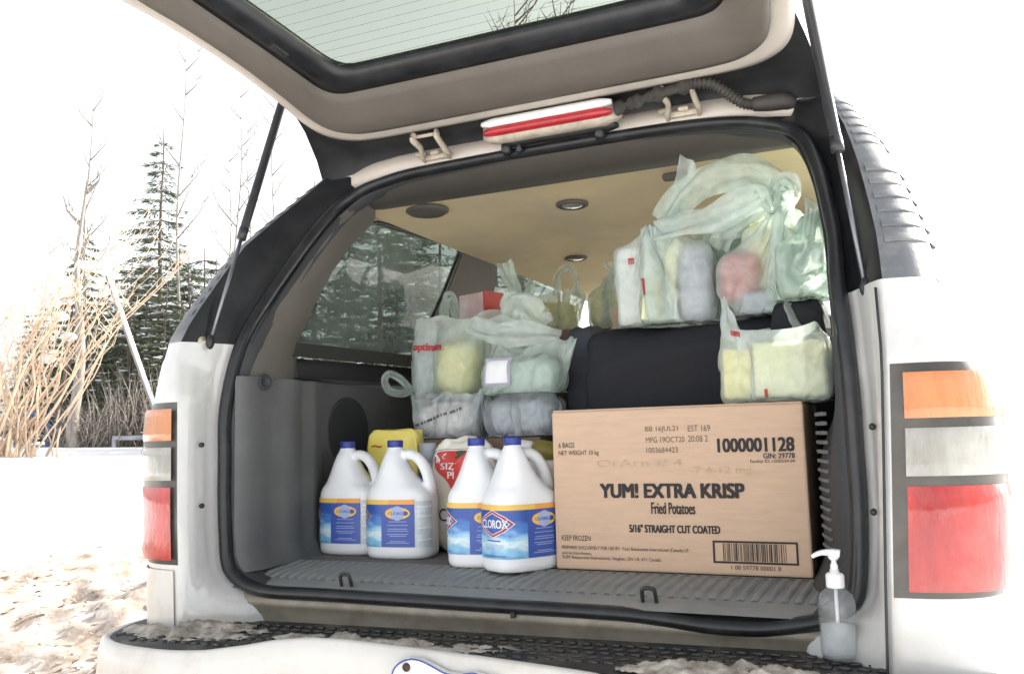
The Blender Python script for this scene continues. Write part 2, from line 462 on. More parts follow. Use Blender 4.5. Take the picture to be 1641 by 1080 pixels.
def lathe(name, prof, c, m, parent=None, sides=24, axis='Z', cap=True, rot=None):
    verts, faces = [], []
    for (r, z) in prof:
        for k in range(sides):
            a = 2 * math.pi * k / sides
            verts.append(Vector((r * math.cos(a), r * math.sin(a), z)))
    for i in range(len(prof) - 1):
        for k in range(sides):
            a = i * sides + k; b = i * sides + (k + 1) % sides
            faces.append((a, b, b + sides, a + sides))
    if cap:
        faces.append(tuple(range(sides))[::-1])
        faces.append(tuple(range((len(prof) - 1) * sides, len(prof) * sides)))
    R = rot if rot is not None else (Matrix.Identity(4) if axis == 'Z' else (RX(math.pi / 2) if axis == 'Y' else RY(math.pi / 2)))
    verts = [R @ v + Vector(c) for v in verts]
    return mesh(name, verts, faces, m, parent)
def interp(x, xs, ys):
    return float(np.interp(x, xs, ys))
def solidify(o, t, offset=-1):
    md = o.modifiers.new('thickness', 'SOLIDIFY'); md.thickness = t; md.offset = offset
    return o

# text as flat mesh fitted into a rectangle and mapped by fn(u, v) -> point
def text_raw(s, bold=0.0):
    cu = bpy.data.curves.new('lettering', 'FONT')
    cu.body = s
    cu.offset = bold
    cu.resolution_u = 4
    to = bpy.data.objects.new('lettering', cu)
    COL.objects.link(to)
    dg = bpy.context.evaluated_depsgraph_get()
    me = bpy.data.meshes.new_from_object(to.evaluated_get(dg))
    vs = [v.co.copy() for v in me.vertices]
    fs = [tuple(p.vertices) for p in me.polygons]
    bpy.data.objects.remove(to); bpy.data.curves.remove(cu); bpy.data.meshes.remove(me)
    return vs, fs
def text(name, s, rect, fn, m, parent, bold=0.0):
    """bold: stroke widening as a share of the letter height"""
    vs, fs = text_raw(s)
    if not vs: return None
    x0 = min(v.x for v in vs); x1 = max(v.x for v in vs)
    y0 = min(v.y for v in vs); y1 = max(v.y for v in vs)
    hh = rect[3] - rect[1]
    b = bold * hh
    out, faces = [], []
    for (dx, dy) in (((0, 0),) if bold <= 0 else ((-1, -.5), (-1, .5), (0, 0), (1, -.5), (1, .5))):
        k = len(out)
        for v in vs:
            u = rect[0] + b + (v.x - x0) / (x1 - x0) * (rect[2] - rect[0] - 2 * b) + dx * b
            w = rect[1] + b * .5 + (v.y - y0) / (y1 - y0) * (hh - b) + dy * b
            p = fn(u, w)
            out.append(None if p is None else p + Vector((0, -.00004 * (dx + 1) - .00003 * (dy + .5), 0)))
        faces += [tuple(i + k for i in q) for q in fs]
    faces = [q for q in faces if all(out[i] is not None for i in q)]
    used = sorted(set(i for q in faces for i in q)); ix = {o_: k for k, o_ in enumerate(used)}
    return mesh(name, [out[i] for i in used], [tuple(ix[i] for i in q) for q in faces], m, parent, smooth=False)
# ================================================================== THE VEHICLE
suv = empty('suv', (0, 0, 0))
tag(suv, 'white sport utility vehicle with its rear liftgate raised over a full cargo bay', 'suv')

ZS = [0.60 + .0175 * i for i in range(43)]
ZU = [1.335, 1.38, 1.43, 1.49, 1.55, 1.61, 1.67, 1.73, 1.78, 1.825, 1.865]
def seal_x(z): return interp(z, [.6, .70, .73, .76, .79, .9, 1.15, 1.26, 1.36, 1.46, 1.60, 1.70, 1.76, 1.80, 1.83, 1.85], [.60, .61, .665, .705, .722, .735, .735, .730, .722, .718, .698, .672, .645, .60, .53, .44])
def seal_y(z): return interp(z, [0, 1.2, 1.35, 1.85, 2], [0, 0, .05, .43, .5])
SIDE = [1]
def tuck(z): return .030 * interp(z, [1.19, 1.28], [1, 0]) if SIDE[0] < 0 else 0.0     # the left corner sits a little further in
def p1_x(z): return -tuck(z) + interp(z, [.6, .82, 1.0, 1.2, 1.36, 1.44, 1.52, 1.62, 1.72, 1.80, 1.87, 1.9], [.775, .785, .795, .805, .802, .797, .786, .770, .750, .725, .70, .69])
def p1_y(z): return interp(z, [0, .9, 1.2, 1.35, 1.6, 1.78, 1.9], [-.13, -.13, -.12, -.08, .10, .30, .42])
def out_x(z): return -tuck(z) + interp(z, [.6, .86, 1.06, 1.17, 1.25, 1.30, 1.42, 1.52, 1.62, 1.70, 1.80, 1.875, 1.9], [.95, .958, .972, .960, .925, .902, .890, .866, .839, .815, .779, .731, .71])
def corner(z, n=9, a0=0.0, a1=1.0, off=0.0, dy=0.15):
    """rounded body corner from the gate channel edge to the side, right-hand side"""
    pts = []
    px, py, sx = p1_x(z), p1_y(z), out_x(z)
    for i in range(n):
        a = (a0 + (a1 - a0) * i / (n - 1)) * math.pi / 2
        x = px + (sx - px) * math.sin(a) ** 0.8
        y = py + dy * (1 - max(0.0, math.cos(a)) ** 0.8)
        nx, ny = math.sin(a), -math.cos(a)
        pts.append(Vector((x + nx * off, y + ny * off, z)))
    return pts
def side(pts, s): return [Vector((p.x * s, p.y, p.z)) for p in pts]

for s in (-1, 1):
    SIDE[0] = s
    # painted corner below the belt, channel wall included
    rows = []
    for z in ZS:
        ch = [Vector((seal_x(z) + .004, seal_y(z) + .012, z)), Vector((seal_x(z) + .02, seal_y(z) + .004, z)),
              Vector((seal_x(z) + .034, seal_y(z) - .03, z)), Vector((p1_x(z) - .022, p1_y(z) + .035, z)), Vector((p1_x(z) - .008, p1_y(z) + .008, z))]
        cr = corner(z, 25)
        tail = [Vector((out_x(z) + .012, p1_y(z) + .32, z)), Vector((out_x(z) + .02, .62, z))]
        rows.append(side(ch + cr + tail, s))
    v, f = loft(rows)
    mesh('quarter_panel', v, f, 'white_paint', suv)
    # lower side and front wings
    rows = []
    for z in [0.42, 0.60, 0.80, 1.05, 1.18, 1.25, 1.33]:
        x = out_x(max(z, .6)) + .02 - (0.05 if z < .5 else 0)
        rows.append([Vector((x * s, y, z)) for y in (0.62, 1.2, 2.0, 3.0, 3.9)])
    v, f = loft(rows); mesh('body_side', v, f, 'white_paint', suv)
    # black gutter of the rear pillar
    rows = []
    for z in ZU:
        rows.append(side([Vector((seal_x(min(z, 1.80)) - .02, seal_y(z) + .014, z)), Vector((seal_x(min(z, 1.80)) + .024, seal_y(z) + .004, z)), Vector((seal_x(min(z, 1.8)) + .036, seal_y(z) - .02, z)),
                          Vector((p1_x(z) - .012, p1_y(z) + .018, z)), Vector((p1_x(z), p1_y(z), z))], s))
    v, f = loft(rows); mesh('pillar_gutter', v, f, 'gutter_black', suv)
    # louvred pillar cover
    pil = None
    rows = []
    for z in ZU:
        rows.append(side(corner(z, 9, .0, 1.0, dy=.13) + [Vector((out_x(z) - .003, p1_y(z) + .26, z))], s))
    v, f = loft(rows); pil = mesh('pillar_cover', v, f, 'louvre_grey', suv)
    zl = [1.815 - .030 * k for k in range(6)] + [1.580 - .0335 * k for k in range(6)]
    for z in zl:
        rr = []
        for (dz, off) in ((.018, -.002), (.011, .0008), (.001, .0028), (-.003, .0024), (-.0042, -.003)):
            rr.append(side(corner(z + dz, 11, .05, .66, off=off, dy=.13), s))
        v, f = loft(rr); mesh('louvre', v, f, 'louvre_grey', pil)
        e = side(corner(z - .004, 3, .83, .87, off=.001, dy=.13), s)[1]
        bm = bmesh.new(); bmesh.ops.create_icosphere(bm, subdivisions=2, radius=1.0)
        bmesh.ops.transform(bm, matrix=Matrix.Translation(e) @ RZ(-s * .5) @ Matrix.Diagonal((.005, .014, .0065, 1)), verts=bm.verts[:])
        bm_obj('louvre_slot', bm, 'black_plastic', pil)
    # tail lamp wrapped round the corner
    lamp = None
    def patch(z0, z1, a0, a1, off, nz=5, n=10, taper=0.0):
        rows = []
        for i in range(nz):
            t = i / (nz - 1)
            z = z0 + (z1 - z0) * t
            e = .0035 if i in (0, nz - 1) else 0
            row = corner(z, n, a0, a1, off=off)
            rows.append(row)
        return rows
    def shell(name, z0, z1, a0, a1, off, m, parent, edge=.012, base=.0132):
        """domed skin standing proud of the corner, its rim turned back to the body"""
        n, nz = 14, 9
        rows = []
        for i in range(nz):
            t = i / (nz - 1)
            row = []
            for j in range(n):
                u = j / (n - 1)
                inset = min(1.0, min(t, 1 - t) * (z1 - z0) / edge, min(u * 2.2, 1 - u) * (a1 - a0) * .26 / edge)
                k = math.sqrt(max(0.0, 1 - (1 - inset) ** 2))
                tt = t + (0.0)
                p = corner(z0 + (z1 - z0) * tt, 2, a0 + (a1 - a0) * u, a0 + (a1 - a0) * u + 1e-4, off=base + (off - base) * k)[0]
                row.append(p)
            rows.append(side(row, s))
        v, f = loft(rows)
        return mesh(name, v, f, m, parent)
    lamp = shell('tail_lamp', .802, 1.184, .0, .98, .012, 'housing', suv, .016, .0008)
    a_in = .045 if s > 0 else .010
    shell('amber_lens', 1.092, 1.168, a_in, .92, .0165, 'lens_amber', lamp)
    shell('clear_lens', .998, 1.076, a_in, .96, .0165, 'lens_clear', lamp)
    shell('red_lens', .814, .982, a_in + .004, .98, .0175, 'lens_red', lamp)
    # two empty screw holes in the channel wall
    for z in (1.08, .935):
        c = Vector(((p1_x(z) - .03) * s, p1_y(z) + .048, z))
        bm = bmesh.new(); bmesh.ops.create_icosphere(bm, subdivisions=2, radius=1.0)
        bmesh.ops.transform(bm, matrix=Matrix.Translation(c) @ Matrix.Diagonal((.006, .008, .0065, 1)), verts=bm.verts[:])
        bm_obj('screw', bm, 'black_plastic', suv)
    # dark seam between the channel and the outer skin
    if s > 0:
        tube('panel_seam', [Vector((p1_x(z) - .012, p1_y(z) + .002, z)) for z in [.62 + .05 * i for i in range(15)]], .0024, 'black_plastic', suv, sides=6)
    # bumper end bracket piece below the lamp: seam lip
    if s > 0: continue
    rows = []
    for z in [.612 + .0178 * i for i in range(11)]:
        rows.append(side(corner(z, 25, .02, 1.0, off=.005), s))
    v, f = loft(rows); mesh('corner_cap', v, f, 'bumper_paint', suv)

SIDE[0] = 1
# weather strip round the opening
seal_pts = []
zz = [.79, .86, .95, 1.05, 1.15, 1.26, 1.36, 1.46, 1.54, 1.62, 1.70, 1.755, 1.79]
left = [(-seal_x(z) + (.0), seal_y(z), z) for z in zz]
top = [(-.585, .402, 1.812), (-.53, .414, 1.829), (-.44, .425, 1.845), (-.27, .430, 1.852), (-.08, .432, 1.856), (.18, .432, 1.856), (.38, .428, 1.849), (.50, .416, 1.833), (.575, .398, 1.808)]
right = [(seal_x(z), seal_y(z), z) for z in zz[::-1]]
bottom = [(.708, 0, .765), (.665, -.002, .735), (.61, -.004, .722), (.545, -.006, .713), (.46, -.008, .713), (.38, -.004, .719), (.28, 0, .724), (.05, 0, .725), (-.2, 0, .726), (-.45, 0, .727), (-.58, -.002, .727), (-.645, -.002, .736), (-.695, 0, .757)]
path = smooth_path(left + top + right + bottom, 4, closed=True)
def tube_closed_inplane(path, r, sides):
    return tube_vf(path, r, sides, closed=True, up=Vector((0, 1, 0)), flat=1.25)
v, f = tube_closed_inplane(path, .0155, 10)
seal = mesh('weather_strip', v, f, 'rubber', suv)
v, f = tube_vf([p + Vector((0, -.013, 0)) for p in path], .0055, 6, closed=True, up=Vector((0, 1, 0)))
mesh('strip_lip', v, f, 'rubber', seal)
# flange just inside the strip: leads to the trim
ring_in = []
cx, cz = 0.0, 1.28
rows = [[], [], []]
for p in path:
    d = Vector((cx - p.x, 0, cz - p.z)).normalized()
    rows[0].append(p + Vector((0, .006, 0)))
    rows[1].append(p + d * .018 + Vector((0, .012, 0)))
    rows[2].append(p + d * .022 + Vector((0, .055, 0)))
v, f = loft(rows, closed=True)
mesh('opening_flange', v, f, 'trim_dark', suv)

# header of the opening, painted
rows = []
for x in [-.66 + 1.32 * i / 22 for i in range(23)]:
    k = max(0, abs(x) - .42) / .24
    z0 = 1.856 - .032 * k ** 1.6
    rows.append([Vector((x, .435 - .02 * k, z0 - .004)), Vector((x, .418 - .012 * k, z0 + .006)), Vector((x, .428 - .01 * k, z0 + .052)), Vector((x, .455, z0 + .062 + .02 * k)), Vector((x, .50, z0 + .066 + .02 * k))])
v, f = loft(rows); hdr = mesh('header_panel', v, f, 'gate_lip', suv)
# roof skin, headliner side rails
rows = []
for y in [.47, .55, .8, 1.3, 2.0, 2.8, 3.35]:
    row = []
    for i in range(15):
        t = -1 + 2 * i / 14
        row.append(Vector((.745 * t, y + (.02 * t * t), 1.935 - .065 * abs(t) ** 3.2 - (.03 if y > 3 else 0))))
    rows.append(row)
v, f = loft(rows); mesh('roof', v, f, 'white_paint', suv)
for s in (-1, 1):   # roof rails
    tube('roof_rail', smooth_path([(.66 * s, .75, 1.90), (.66 * s, .85, 1.965), (.66 * s, 1.6, 1.98), (.66 * s, 2.6, 1.965), (.66 * s, 2.7, 1.90)], 5), .014, 'black_plastic', suv)

# ------------------------------------------------------------------ liftgate (rotated up on its hinges)
GO = Vector((0, .44, 1.90)); GT = Vector((0, -1, .31)).normalized(); GN = Vector((0, -.31, -1)).normalized()   # along the gate, towards the inside face
def G(x, Y, n=0.0):
    s = (.44 - Y) / abs(GT.y)
    return GO + GT * s + GN * n + Vector((x, 0, 0))
def gate_ring(half, n=0.0, n_end=None, m=6):
    """half: list of (x, Y) from the middle of the hinge edge round the +x side to the middle of the far edge"""
    h = smooth_path([(x, y, 0) for x, y in half], m)
    pts = [(p.x, p.y) for p in h] + [(-p.x, p.y) for p in h[-2:0:-1]]
    return [G(x, y, n) for x, y in pts]
R_out = [(0, .338), (.30, .338), (.50, .336), (.58, .322), (.635, .285), (.662, .22), (.675, .10), (.705, -.05), (.755, -.20), (.805, -.31), (.84, -.45), (.855, -.62), (.80, -.74), (.55, -.76), (.25, -.76), (0, -.76)]
R_lip = [(0, .292), (.30, .292), (.47, .290), (.54, .278), (.59, .245), (.615, .19), (.63, .09), (.655, -.05), (.70, -.20), (.745, -.31), (.775, -.45), (.785, -.60), (.74, -.69), (.55, -.71), (.25, -.71), (0, -.71)]
R_bord = [(0, .152), (.25, .152), (.43, .151), (.485, .147), (.517, .130), (.535, .10), (.552, .04), (.58, -.06), (.615, -.17), (.645, -.27), (.665, -.36), (.66, -.42), (.61, -.455), (.45, -.465), (.2, -.468), (0, -.468)]
R_glass = [(0, .098), (.25, .098), (.385, .097), (.43, .094), (.457, .078), (.475, .05), (.492, .0), (.52, -.09), (.553, -.19), (.582, -.28), (.598, -.35), (.585, -.395), (.53, -.415), (.40, -.42), (.2, -.421), (0, -.421)]
ro = gate_ring(R_out, -.085); ro2 = gate_ring(R_out, -.02); ro3 = gate_ring(R_out, .0)
rl0 = gate_ring(R_lip, .004)
rl1 = gate_ring(R_lip, .016)
def mixring(A, B, t, d): return [a.lerp(b, t) + GN * d for a, b in zip(A, B)]
rb = gate_ring(R_bord, .0)
gate = mesh('liftgate', *loft([ro, ro2, ro3, mixring(ro3, rl0, .35, .006), mixring(ro3, rl0, .75, .004), rl0], closed=True), 'gate_lip', suv)
v, f = loft([rl0, rl1, mixring(rl1, rb, .18, .016), mixring(rl1, rb, .5, .012), mixring(rl1, rb, .82, .006), rb, gate_ring(R_bord, -.022)], closed=True)
mesh('gate_trim_panel', v, f, 'gate_trim', gate)
rb2 = gate_ring(R_bord, -.006); rg = gate_ring(R_glass, -.028)
v, f = loft([gate_ring(R_bord, -.012), rb2, mixring(rb2, rg, .35, .006), mixring(rb2, rg, .75, .008), gate_ring(R_glass, -.026), gate_ring(R_glass, -.045)], closed=True)
mesh('glass_frame', v, f, 'rubber', gate)
gl = gate_ring(R_glass, -.036)
gm = mesh('gate_window', gl, [tuple(range(len(gl)))], 'gate_glass', gate, smooth=False)
# outer skin rim below the glass level
skin_out = gate_ring(R_out, -.085); skin_in = gate_ring(R_glass, -.05)
v, f = loft([skin_out, skin_in], closed=True); mesh('gate_skin', v, f, 'white_paint', gate)
# heating wires
vv, ff = [], []
y = .078
while y > -.40:
    w = interp(y, [-.40, -.28, -.09, .0, .05, .08], [.56, .57, .515, .488, .47, .452])
    b = len(vv)
    vv += [G(-w, y, -.034), G(w, y, -.034), G(w, y - .0011, -.034), G(-w, y - .0011, -.034)]
    ff.append((b, b + 1, b + 2, b + 3)); y -= .0262
tag(mesh('defroster_wires', vv, ff, 'defroster', gm, smooth=False), kind='stuff')
# dark closing skin from the gate's hinge edge down to the roof and pillar tops
rim_half = [(0, .338), (.15, .338), (.30, .338), (.42, .337), (.50, .336), (.545, .330), (.58, .322), (.612, .306), (.635, .285), (.652, .255), (.662, .22), (.668, .17)]
hh = [(-x, y) for x, y in rim_half[:0:-1]] + rim_half
rows = [[], [], [], []]
for (x, y) in hh:
    k = max(0, abs(x) - .50) / .17
    e = Vector((x * (1 + .075 * k), .434 - .05 * k * k, 1.898 - .048 * k))
    g0 = G(x * .992, y + .002, -.004)
    rows[0].append(g0)
    rows[1].append(g0.lerp(e, .3) + Vector((0, .012, .022 * (1 - .6 * k))))
    rows[2].append(g0.lerp(e, .7) + Vector((0, .012, .018 * (1 - .6 * k))))
    rows[3].append(e)
v, f = loft(rows); mesh('gate_edge_cover', v, f, 'black_plastic', gate)
# wiper pivot grommet on the glass frame
box('frame_clip', G(-.545, -.035, -.010), (.022, .05, .014), 'black_plastic', gate, rot=RX(-.3) @ RZ(-.25), bev=.004)

# high brake lamp; white plastic on top paints in sun on a clear lens
bl = empty('brake_lamp'); bl.parent = suv
def bar_between(name, x0, x1, yz, m, parent, seg=20, bow=.0):
    rows = []
    for i in range(seg + 1):
        x = x0 + (x1 - x0) * i / seg
        k = min(1, min(i, seg - i) / 1.5)
        c = Vector((0, sum(a for a, b in yz) / len(yz), sum(b for a, b in yz) / len(yz)))
        rows.append([Vector((x, c.y + (a - c.y) * (.5 + .5 * k), c.z + (b - c.z) * (.5 + .5 * k))) for a, b in yz])
    v, f = loft(rows, closed=True, cap=True)
    return mesh(name, v, f, m, parent)
bar_between('lamp_body', -.172, .212, [(.345, 1.928), (.345, 1.872), (.375, 1.868), (.42, 1.885), (.42, 1.935)], 'hinge_metal', bl)
bar_between('red_lens', -.160, .200, [(.330, 1.902), (.331, 1.888), (.338, 1.881), (.352, 1.880), (.352, 1.903)], 'lens_brake', bl)
bar_between('sunlit_lens', -.162, .202, [(.326, 1.924), (.320, 1.914), (.324, 1.9025), (.352, 1.9025), (.352, 1.927)], 'white_plastic', bl)
bar_between('lamp_tray', -.12, .20, [(.375, 1.880), (.378, 1.864), (.41, 1.864), (.412, 1.880)], 'black_plastic', bl)
for x, r in ((-.118, .0155), (.148, .0155)):
    lathe('stop_pad', [(r * .3, -.004), (r, 0), (r, .022), (r * .9, .034), (r * .5, .042)], (x, .398, 1.883), 'rubber', suv, 16, rot=RX(math.pi))
lathe('stop_pin', [(.007, 0), (.009, .015), (.0065, .02), (.011, .036), (.004, .044)], (-.082, .40, 1.886), 'rubber', suv, 12, rot=RX(math.pi))
# hinges
for hx in (-.345, .365):
    h = empty('hinge'); h.parent = suv
    for sx in (-1, 1):
        p = smooth_path([(hx + .034 * sx, .352, 1.928), (hx + .038 * sx, .345, 1.913), (hx + .034 * sx + .006, .372, 1.896), (hx + .040 * sx + .004, .395, 1.880), (hx + .040 * sx, .42, 1.876)], 5)
        v, f = tube_vf(p, .0072, 8, flat=1.5); mesh('hinge_arm', v, f, 'hinge_metal', h)
    tube('hinge_bar', [(hx - .042, .352, 1.922), (hx + .042, .352, 1.922)], .0055, 'hinge_metal', h)
    box('hinge_plate', (hx + .006, .409, 1.877), (.075, .012, .016), 'hinge_metal', h, bev=.003)
    tube('hinge_pin', [(hx - .058, .398, 1.888), (hx - .026, .398, 1.888)], .0065, 'hinge_metal', h)
    box('pin_block', (hx + .005, .396, 1.884), (.026, .013, .011), 'hinge_metal', h, bev=.003)
# wiring: foam wrapped run, corrugated hose, rubber boot
wire = empty('wiring_hose'); wire.parent = suv
def wob(t): return .012 + .0035 * math.sin(t * 23) + .002 * math.sin(t * 51 + 1)
v, f = tube_vf(smooth_path([(.205, .36, 1.902), (.26, .352, 1.907), (.33, .345, 1.915), (.41, .338, 1.922)], 12), .012, 10, rfun=wob, flat=1.35); mesh('foam_wrap', v, f, 'foam', wire)
hp = smooth_path([(.405, .338, 1.922), (.45, .345, 1.915), (.485, .37, 1.893), (.515, .395, 1.873), (.545, .405, 1.866)], 16)
v, f = tube_vf(hp, .013, 12, rfun=lambda t: .0125 + .0028 * math.sin(t * 2 * math.pi * 19)); mesh('corrugated_hose', v, f, 'hose', wire)
v, f = tube_vf(smooth_path([(.54, .403, 1.867), (.575, .403, 1.864), (.61, .405, 1.862), (.628, .42, 1.857)], 6), .017, 12, rfun=lambda t: .017 + .004 * math.sin(t * 3)); mesh('rubber_boot', v, f, 'hose', wire)

# gas struts
for s in (-1, 1):
    st = empty('gas_strut'); st.parent = suv
    lo = Vector((-.757, -.032, 1.336)) if s < 0 else Vector((.773, -.012, 1.333))
    up = Vector((-.688, .155, 2.003)) if s < 0 else Vector((.693, .135, 2.01))
    mid = lo.lerp(up, .44)
    tube('rod', [lo, mid], .0048, 'rod_steel', st)
    tube('cylinder', [mid - (up - lo).normalized() * .012, mid + (up - lo) * .02, up], .0115, 'strut_tube', st, sides=14)
    tube('rod_guide', [mid - (up - lo).normalized() * .02, mid + (up - lo).normalized() * .012], .0125, 'strut_tube', st, sides=14)
    for e in (lo, up):
        bm = bmesh.new(); bmesh.ops.create_uvsphere(bm, u_segments=12, v_segments=8, radius=1)
        bmesh.ops.transform(bm, matrix=Matrix.Translation(e) @ Matrix.Diagonal((.011, .011, .019, 1)), verts=bm.verts[:])
        bm_obj('ball_socket', bm, 'black_plastic', st)
    lathe('mount_stud', [(.016, 0), (.016, .004), (.006, .006), (.006, .03)], lo + Vector((.026 * s, .0, .0)), 'hinge_metal', st, 14, rot=RY(-s * math.pi / 2))

# ------------------------------------------------------------------ cargo bay interior
def wall_x(y, z): return interp(z, [.7, 1.25, 1.36, 1.83], [.735, .745, .775, .705]) + .02 * min(1, max(0, y) / .6)
win = [(.34, 1.365), (.395, 1.48), (.47, 1.60), (.56, 1.70), (.66, 1.785), (.70, 1.797), (1.0, 1.812), (1.26, 1.825), (1.285, 1.815), (1.285, 1.79), (1.20, 1.63), (1.10, 1.48), (1.02, 1.365)]
for s in (-1, 1):
    # rear pillar trim between the strip and the quarter window
    rows = []
    edge = [(.30, 1.25), (.315, 1.31), (.34, 1.365), (.395, 1.48), (.47, 1.60), (.56, 1.70), (.66, 1.785)]
    for (y, z) in edge:
        zs = min(z, 1.79)
        a = Vector((seal_x(zs) - .012, seal_y(zs) + .02, zs)); b = Vector((wall_x(y, z) - .012, y, z))
        c = a.lerp(b, .5) + Vector((-.035, 0, 0))
        rows.append(side([a, a.lerp(c, .25) + Vector((-.008, .0, 0)), c, c.lerp(b, .6) + Vector((-.006, 0, 0)), b, b + Vector((.03, .02, 0))], s))
    v, f = loft(rows); mesh('pillar_trim', v, f, 'trim_taupe', suv)
    # lower side panel, ribbed vertically
    if s < 0:
        ys = [.0, .02, .05, .09, .12, .15, .18, .20, .23, .26, .285, .31, .34, .38, .42, .55, .70, .90, 1.15, 1.4]
        xs = [.715, .702, .695, .697, .704, .706, .700, .693, .694, .704, .712, .700, .706, .725, .733, .738, .738, .738, .738, .738]
    else:
        ys = [.0, .02, .06, .12, .2, .3, .4, .6, 1.4]
        xs = [.722, .706, .690, .672, .655, .648, .650, .66, .70]
    rows = []
    for z in (.768, .785, .82, .9, 1.0, 1.05, 1.1, 1.15, 1.2, 1.238, 1.25):
        k = max(0, (.83 - z) / .06)
        row = [Vector(((x - .03 * k ** 2 - (0.0 if z < 1.24 else .004) + (min(1, max(0, (z - 1.02) / .12)) * max(0, .704 - x) if s > 0 else 0)), max(y, .012), z)) for x, y in zip(xs, ys)]
        rows.append(side(row, s))
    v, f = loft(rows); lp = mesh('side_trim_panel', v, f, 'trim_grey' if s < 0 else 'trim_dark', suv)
    # pocket strip under the window and window ledge
    def strip(name, z0, z1, x_off0, x_off1, y0, y1, m):
        rr = [side([Vector((wall_x(.3, 1.3) - .03 - x_off0, y0, z0)), Vector((wall_x(.3, 1.3) - .03 - x_off0, y1, z0 + .02))], s),
              side([Vector((wall_x(.3, 1.3) - .03 - x_off1, y0, z1)), Vector((wall_x(.3, 1.3) - .03 - x_off1, y1, z1 + .02))], s)]
        v, f = loft(rr); return mesh(name, v, f, m, suv)
    strip('ledge', 1.25, 1.258, .0, .018, .20, 1.45, 'trim_grey')
    strip('pocket', 1.256, 1.318, -.018, -.022, .21, 1.45, 'trim_dark')
    strip('window_ledge', 1.318, 1.362, .012, -.012, .20, 1.45, 'trim_dark')
    # quarter window with rubber edge
    ring = [Vector(((wall_x(y, z)) * s, y, z)) for y, z in win]
    vw, fw = tube_vf(ring, .009, 6, closed=True, up=Vector((1, 0, 0)))
    qw = mesh('quarter_window', ring, [tuple(range(len(ring)))], 'side_glass' if s < 0 else 'clear_glass', suv, smooth=False)
    mesh('window_rubber', vw, fw, 'rubber', qw)
    # outer skin between window and roof and pillars ahead of the window
    def wallquad(name, pts, m, off=0.0):
        return mesh(name, [Vector(((wall_x(y, z) + off) * s, y, z)) for y, z in pts], [tuple(range(len(pts)))], m, suv, smooth=False)
    wallquad('roof_side_rail', [(.62, 1.79), (.70, 1.80), (1.0, 1.815), (1.27, 1.828), (3.3, 1.83), (3.3, 1.90), (.50, 1.90)], 'headliner', -.004)
    wallquad('roof_side_skin', [(.60, 1.79), (.70, 1.80), (1.0, 1.815), (1.27, 1.828), (3.3, 1.83), (3.3, 1.90), (.45, 1.90)], 'white_paint', .012)
    wallquad('middle_pillar', [(1.03, 1.355), (1.11, 1.48), (1.21, 1.63), (1.295, 1.79), (1.295, 1.83), (1.62, 1.83), (1.62, 1.355)], 'trim_taupe', -.01)
    wallquad('middle_pillar_skin', [(1.03, 1.33), (1.11, 1.48), (1.21, 1.63), (1.295, 1.79), (1.295, 1.83), (1.62, 1.83), (1.62, 1.33)], 'white_paint', .012)
    wallquad('front_pillar', [(2.42, 1.30), (2.42, 1.83), (2.54, 1.83), (2.54, 1.30)], 'trim_taupe', -.004)
    for (a, b) in ((1.62, 2.42), (2.54, 3.45)):
        p = [(a, 1.33), (a, 1.83), (min(b, 3.0) if b > 3 else b, 1.83), (b, 1.33)]
        wallquad('door_window', p, 'side_glass' if (a < 2 and s < 0) else 'clear_glass', .004)
    wallquad('door_trim', [(1.40, .70), (1.40, 1.33), (3.6, 1.33), (3.6, .70)], 'trim_grey', -.03)
# details on the left trim
def disc(name, c, axis, prof, m, parent, sides=24, squash=1.0):
    return lathe(name, prof, c, m, parent, sides, rot=axis)
lathe('coat_hook', [(.020, 0), (.021, .004), (.016, .007), (.013, .003), (.004, .002)], (-.694, .098, 1.238), 'trim_dark', suv, 20, rot=RY(math.pi / 2) @ RX(.2))
sp = lathe('speaker_grille', [(.100, -.004), (.101, .003), (.094, .006), (.086, .004), (.003, .004)], (0, 0, 0), 'trim_dark', suv, 32)
sp.matrix_basis = Matrix.Translation((-.737, .533, 1.11)) @ RY(math.pi / 2) @ Matrix.Diagonal((1.02, 1.1, 1, 1))
box('trim_seam', (-.732, .395, .92), (.008, .012, .26), 'trim_dark', suv, bev=.003)
for k in range(16):   # vent ribs in the right-hand trim
    z = .83 + k * .0185
    box('vent_rib', (.668, .135, z), (.010, .085, .008), 'trim_grey', suv, rot=RZ(.245), bev=.002)

# load floor and ribbed sill plate
fl = mesh('load_floor', [(-.735, .19, .772), (.735, .19, .772), (.735, 1.6, .772), (-.735, 1.6, .772)], [(0, 1, 2, 3)], 'carpet', suv, smooth=False)
def sill_z(y): return interp(y, [-.01, .012, .05, .08, .17, .20], [.735, .744, .750, .757, .768, .773])
rows = [[Vector((x, y, sill_z(y))) for x in [-.70 + 1.4 * i / 40 for i in range(41)]] for y in (-.012, .012, .03, .05, .08, .12, .17, .205)]
v, f = loft(rows); sillp = mesh('sill_plate', v, f, 'sill_plastic', suv)
ribm = None
for k in range(50):
    x = -.665 + k * .0272
    if ribm is None:
        pts = []
        for j in range(6):
            t = j / 5
            y = .052 + .145 * t
            h = .0052 * math.sin(math.pi * min(1, t * 1.25 + .12)) if t < .75 else .0052 * (1 - t) * 3.4 + .0012
            pts.append([Vector((dx + .016 * t, y, sill_z(y) + (h if abs(dx) < .006 else -.001))) for dx in (-.0098, -.0048, .0048, .0098)])
        v, f = loft(pts)
        o = mesh('rib', v, f, 'sill_plastic', sillp); ribm = o.data
        o.location.x = x
    else:
        o = bpy.data.objects.new('rib', ribm); COL.objects.link(o); o.parent = sillp; o.location.x = x
